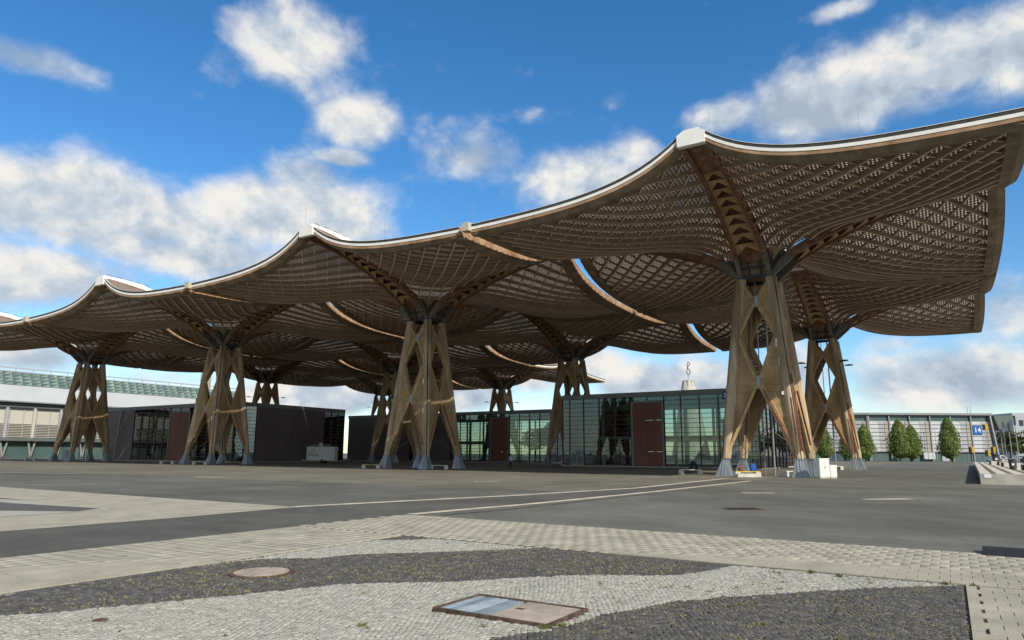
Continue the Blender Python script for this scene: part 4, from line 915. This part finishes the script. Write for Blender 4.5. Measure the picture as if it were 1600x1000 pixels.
# stepped concrete seating on the right
t = thing('seating_terrace', 'long stepped concrete seating terrace receding along the right edge', 'seating', (15.05, -9.6, 0), -.022)
slab(t, 'end_wall', 'concrete', (0, 0, 0), (9.0, .35, .675)); slab(t, 'terrace_core', 'concrete', (.03, .36, 0), (8.9, 116, .28)); slab(t, 'brass_plate', 'sign white', (.22, -.02, .42), (.38, .03, .22))
for k in range(16):
    for i in range(4): slab(t, 'seat_slab', 'concrete light', (.02 + i * .92, .36 + k * 7.25, .30), (.58, 7.2, .37))
for k in range(16): slab(t, 'top_slab', 'concrete light', (3.9, .36 + k * 7.25, .284), (5, 7.2, .33))
for k, y in enumerate((-1.6, 1.4, 5.2, 9.5, 15, 22, 32, 45, 60)):
    o = thing('seat_block', '', 'block', (18.9 + (k % 2) * .25, y, .61), .1, 'concrete stools on the terrace'); MB().box((0, 0, .28), (.75, .75, .50)).build('block_body', 'concrete light', o); MB().box((-.47, 0, .26), (.16, .5, .50)).build('dark_side', 'black rubber', o)
    o['label'] = ('concrete stool with a dark side on the terrace, ' + ('nearest of the row', 'second from the front end', 'third from the front end', 'fourth from the front end', 'fifth from the front end', 'sixth, beside the dark bins', 'third from the far end', 'second from the far end', 'farthest of the row')[k])
def litter_bin(lb, loc, s=1):
    t = thing('litter_bin', lb, 'bin', loc); t.scale = (s, s, s); MB().lathe([(.28, 0), (.30, .1), (.34, .8), (.34, .85)], n=14).build('bin_body', 'dark steel', t); MB().lathe([(.36, .86), (.34, .98), (.15, 1.05), (.02, 1.06)], n=14).build('bin_lid', 'black rubber', t); MB().box((0, -.34, .55), (.2, .04, .2)).build('bin_badge', 'sign white', t)
litter_bin('round dark litter bin on the far terrace, under the raking column', (19.6, 68, .60), 1.5); litter_bin('round dark litter bin between the concrete stools', (18.2, 12.3, .61), .9)
# lamp posts, signals and gantry
def post(lb, loc, h, name='lamp_post', cat='lamp post', m='pole grey', w=.14):
    t = thing(name, lb, cat, loc, 0, 'posts beyond the terrace'); MB().bar((0, 0, 0), (0, 0, h), w, n=8, w2=w * .7).build('pole', m, t); return t
def lamp(lb, loc, h):
    t = post(lb, loc, h); MB().box((0, 0, h - .4), (.26, .26, 1.3)).build('lamp_head', 'dark steel', t); MB().lathe([(.2, 0), (.2, .3), (.12, .34)], n=8).build('pole_foot', 'dark steel', t)
lamp('grey lamp post with a dark head, left of the white car', (21.4, 83, 0), 6.2); lamp('lamp post with a long dark head, nearest of the lamp posts', (21.5, 65.3, 0), 6.6); lamp('thin lamp post behind the bins, beyond the gantry', (24.6, 132, 0), 9.5)
lamp('lamp post at the right edge of the terrace view', (21.6, 55, 0), 7.2)
def signal(lb, loc, h, two):
    t = post(lb, loc, h, 'traffic_signal', 'traffic light', 'pole grey', .16)
    for z in ([h, h - 5.5] if two else [h]):
        MB().box((-.28, -.1, z - .5), (.42, .34, 1.2)).build('signal_head', 'black rubber', t); MB().box((.22, -.1, z - .5), (.42, .34, 1.2)).build('signal_board', 'signal yellow', t)
        for k in range(3): mb = MB(); mb.lathe([(.0, 0), (.13, .0), (.13, .08)], n=8); o = mb.build('signal_lens', 'dark steel', t, loc=(-.28, -.27, z - .9 + k * .36)); o.rotation_euler = (math.pi / 2, 0, 0)
signal('tall traffic signal with two yellow boards before the corner of hall 14', (20.6, 118, 0), 8.6, True); signal('lower traffic signal with a yellow board, right of the tall one', (22.1, 129, 0), 3.9, False); signal('lower traffic signal with a yellow board, left of the tall one', (17.6, 113, 0), 3.7, False)
t = thing('gantry', 'pale double rail gantry crossing above the parked cars', 'gantry', (27.5, 128, 0), YAW)
for z, w in ((6.4, .22), (4.4, .25)): MB().bar((0, 0, z), (16, 0, z), w).build('gantry_rail', 'hall white', t)
for x in (1, 8, 15): MB().bar((x, 0, 0), (x, 0, 6.6), .2).build('gantry_post', 'pole grey', t)
MB().box((4.4, -.2, 6.5), (.7, .2, .7)).build('gantry_sign', 'rust', t)
# cars
def car_proto(m, h=1.65, L_=4.5, w=1.8):
    t = thing('parked_car', '', 'car', (0, 0, 0)); hw = w / 2
    prof = [(-L_ / 2, .32), (-L_ / 2, .85), (-L_ / 2 + .25, .95), (-L_ / 2 + .75, h - .12), (-L_ / 2 + 1.1, h), (.55, h), (.95, h - .12), (1.45, 1.02), (L_ / 2 - .2, .88), (L_ / 2, .68), (L_ / 2, .32)]
    b_ = MB(); rings = []
    for y, k in ((-hw, .97), (-hw * .92, 1), (hw * .92, 1), (hw, .97)): rings.append([(x, y * (1 if z < 1.05 else .86), z if z < h - .05 or k == 1 else z - .04) for x, z in prof])
    b_.loft(rings).build('car_body', m, t)
    for s in (-1, 1):
        g = MB(); g.prism([(-L_ / 2 + .85, s * hw * .875, 1.0), (1.25, s * hw * .875, 1.03), (.85, s * hw * .865, h - .15), (-L_ / 2 + 1.0, s * hw * .865, h - .15)], (0, .06, 0)).build('side_window', 'car glass', t)
        for x in (-L_ / 2 + .85, L_ / 2 - .9):
            wh = MB(); wh.loft([[(x + .33 * math.cos(a), s * hw + dy, .33 + .33 * math.sin(a)) for a in np.linspace(0, 6.283, 15)[:-1]] for dy in (-.12, .06)]); w_ = wh.build('wheel', 'tyre', t)
            rm = MB(); rm.loft([[(x + .2 * math.cos(a), s * hw + s * .075 + dy, .33 + .2 * math.sin(a)) for a in np.linspace(0, 6.283, 11)[:-1]] for dy in (-.02, .02)]); rm.build('rim', 'galvanised steel', w_)
        MB().box((L_ / 2 + .005, s * hw * .7, .72), (.06, .34, .14)).build('headlight', 'sign white', t); MB().box((-L_ / 2 - .005, s * hw * .75, .82), (.06, .25, .18)).build('tail_light', 'car red', t)
    MB().prism([(1.43, -hw * .75, 1.07), (1.43, hw * .75, 1.07), (1.02, hw * .7, h - .16), (1.02, -hw * .7, h - .16)], (.06, 0, .03)).build('windscreen', 'car glass', t)
    MB().prism([(-L_ / 2 + .27, -hw * .75, 1.0), (-L_ / 2 + .27, hw * .75, 1.0), (-L_ / 2 + .68, hw * .7, h - .2), (-L_ / 2 + .68, -hw * .7, h - .2)], (.05, 0, 0)).build('rear_window', 'car glass', t)
    MB().box((L_ / 2 + .01, 0, .5), (.04, .52, .12)).build('number_plate', 'sign white', t); return t
for m, h_, x, y, rz, lb in (('car black', 1.95, 25.2, 75, 2.2, 'large black car at the right edge, nearest of the cars'), ('car white', 1.6, 25.6, 108, 2.3, 'white car left of the black one, behind the lamp posts'), ('car red', 1.6, 30.6, 120, 2.1, 'dark red car behind the black one'), ('car white', 1.7, 22.6, 132, 2.4, 'small pale car beside the traffic signals'), ('car black', 1.6, 27.8, 142, 2.3, 'dark car behind the white one')):
    c = car_proto(m, h_); c['label'] = lb; c['group'] = 'parked cars beyond the terrace'; c.location = (x, y, 0.45); c.rotation_euler = (0, 0, rz)
    if h_ > 1.8: c.scale = (1.1, 1.1, 1.1)
mb = MB(); mb.box((57, 97, .2), (66, 154, .48)); o = mb.build('car_park', 'asphalt light'); o['kind'] = 'structure'
# trailer
t = thing('box_trailer', 'white box trailer with a small emblem and lettering, parked by the dark end wall', 'trailer', (-76.6, 18.5, 0), YAW)
MB().box((0, 0, 1.62), (4.7, 2.1, 2.3)).build('trailer_box', 'trailer white', t)
for x in (-2.36, 2.36): MB().box((x, -1.03, 1.62), (.1, .1, 2.34)).build('corner_post', 'galvanised steel', t)
for z in (.5, 2.78): MB().box((0, -1.05, z), (4.7, .06, .08)).build('edge_rail', 'galvanised steel', t)
for s in (-1, 1):
    wh = MB(); wh.loft([[(.25 + .36 * math.cos(a), s * .95 + dy, .36 + .36 * math.sin(a)) for a in np.linspace(0, 6.283, 15)[:-1]] for dy in (-.12, .12)]); wh.build('wheel', 'tyre', t)
mb = MB(); mb.bar((-2.3, -.4, .5), (-3.6, 0, .5), .1); mb.bar((-2.3, .4, .5), (-3.6, 0, .5), .1); mb.bar((-3.3, 0, 0), (-3.3, 0, .9), .1); mb.build('drawbar', 'galvanised steel', t)
mb = MB(); mb.bar((-1.9, -.5, 3.05), (1.5, -.5, 3.05), .08); mb.bar((-1.5, -.5, 2.76), (-1.5, -.5, 3.05), .06); mb.bar((1.2, -.5, 2.76), (1.2, -.5, 3.05), .06); mb.build('roof_rack', 'hall white', t)
mb = MB(); mb.lathe([(.0, 2.76), (.36, 2.8), (.4, 3.1), (.25, 3.45), (.02, 3.5)], c=(-.2, -.4), n=12); mb.build('roof_vent', 'hall grey band', t, True)
text('lettering', 'Olive', .78, t, (-1.2, -1.06, 1.42), 0, 'dark steel', .01)
mb = MB()
for p, q in (((-1.5, 1.95), (-1.0, 1.95)), ((-1.5, 1.95), (-1.5, 2.2)), ((-1.0, 1.95), (-1.0, 2.2)), ((-1.58, 2.18), (-1.25, 2.4)), ((-1.25, 2.4), (-.92, 2.18))): mb.bar((p[0], -1.06, p[1]), (q[0], -1.06, q[1]), .07, .04)
mb.build('emblem', 'car red', t)
# street lantern seen between the legs of the second tower
t = thing('info_post', 'thin post with pale round heads between the legs of the second tower', 'post', (-50, 22, 0)); MB().bar((0, 0, 0), (0, 0, 2.6), .12).build('pole', 'dark steel', t)
for z in (1.7, 2.3, 2.8): MB().lathe([(.02, z - .16), (.2, z - .08), (.2, z + .08), (.02, z + .16)], n=10).build('round_head', 'screen teal' if z < 2 else 'hall white', t)
# banners showing in the far corner of the dark pavilion
b = thing('display_banner', 'teal banner hanging inside the far glass corner of the dark pavilion', 'banner', (-92.6, 32.9, 2.6), math.pi / 2); slab(b, 'banner_cloth', 'screen teal', (0, 0, 0), (.9, .04, 5.0)); slab(b, 'banner_rod', 'pole grey', (-.1, -.02, 5.0), (1.1, .08, .08))

# ------------------------------------------------------------------ the person
def person(label, loc, rz):
    J = {'pel': (0, 0, .93, .15, .11), 'wst': (0, 0, 1.06, .135, .10), 'chs': (0, .01, 1.28, .16, .115), 'nck': (0, .0, 1.45, .06, .06), 'hd0': (0, -.02, 1.55, .075, .085), 'hd1': (0, -.01, 1.66, .08, .09), 'hd2': (0, 0, 1.73, .05, .055)}
    E_ = [('pel', 'wst'), ('wst', 'chs'), ('chs', 'nck'), ('nck', 'hd0'), ('hd0', 'hd1'), ('hd1', 'hd2')]
    for s, n_, st in ((-1, 'l', .10), (1, 'r', -.08)):
        J.update({'hp' + n_: (s * .09, 0, .86, .09, .095), 'kn' + n_: (s * .10, -st * .4 - .03, .48, .062, .065), 'an' + n_: (s * .10, -st, .09, .042, .045), 'to' + n_: (s * .11, -st - .16, .04, .042, .03),
                  'sh' + n_: (s * .17, 0, 1.40, .065, .065), 'el' + n_: (s * .23, .03 + st * .2, 1.13, .045, .045), 'wr' + n_: (s * .24, -.05 + st * .5, .90, .032, .03), 'ha' + n_: (s * .235, -.08 + st * .55, .82, .035, .02)})
        E_ += [('pel', 'hp' + n_), ('hp' + n_, 'kn' + n_), ('kn' + n_, 'an' + n_), ('an' + n_, 'to' + n_), ('chs', 'sh' + n_), ('sh' + n_, 'el' + n_), ('el' + n_, 'wr' + n_), ('wr' + n_, 'ha' + n_)]
        for k in range(4): f = 'f%d%s' % (k, n_); J[f] = (s * .235 + (k - 1.5) * .006, -.10 + st * .55 + (k - 1.5) * .02, .745 - .006 * abs(k - 1.5), .009, .009); E_.append(('ha' + n_, f))
        J['th' + n_] = (s * .225, -.135 + st * .55, .80, .010, .010); E_.append(('ha' + n_, 'th' + n_))
    ks = list(J); me = bpy.data.meshes.new('body'); me.from_pydata([J[k][:3] for k in ks], [(ks.index(a), ks.index(b)) for a, b in E_], [])
    o = bpy.data.objects.new('tmp', me); col.objects.link(o); sk = o.modifiers.new('s', 'SKIN'); sk.use_smooth_shade = True; o.modifiers.new('d', 'SUBSURF').levels = 1
    for i, k in enumerate(ks): d = me.skin_vertices[0].data[i]; d.radius = J[k][3:]; d.use_root = (k == 'pel')
    dg = bpy.context.evaluated_depsgraph_get(); m2 = bpy.data.meshes.new_from_object(o.evaluated_get(dg)); bpy.data.objects.remove(o)
    m2.materials.clear()
    for m in ('skin', 'shirt', 'trousers', 'black rubber'): m2.materials.append(MATS[m])
    for p in m2.polygons:
        z, x = p.center.z, abs(p.center.x); p.material_index = 3 if z < .1 else (0 if (x > .205 and z < 1.0) else (2 if z < 1.0 else (1 if z < 1.46 else 0))); p.use_smooth = True
    t = thing('person', label, 'person', loc, rz); link('body', m2, t)
    MB().lathe([(.085, 1.60), (.098, 1.68), (.085, 1.745), (.04, 1.785), (.005, 1.79)], c=(0, .012), n=12).build('hair', 'hair', t, True)
    fc = MB(); fc.prism([(-.014, -.085, 1.60), (.014, -.085, 1.60), (0, -.118, 1.60), ], (0, 0, .02)); fc.build('nose', 'skin', t)
    for s in (-1, 1): MB().box((s * .034, -.092, 1.645), (.022, .012, .010)).build('eye', 'hair', t); MB().box((s * .086, .0, 1.62), (.015, .04, .055)).build('ear', 'skin', t)
    MB().box((0, -.092, 1.565), (.045, .012, .010)).build('mouth', 'brown cloth', t)
    return t
person('person in a pale shirt and dark trousers walking before the middle pavilion', (-30.6, 5.6, 0), YAW + 2.2)
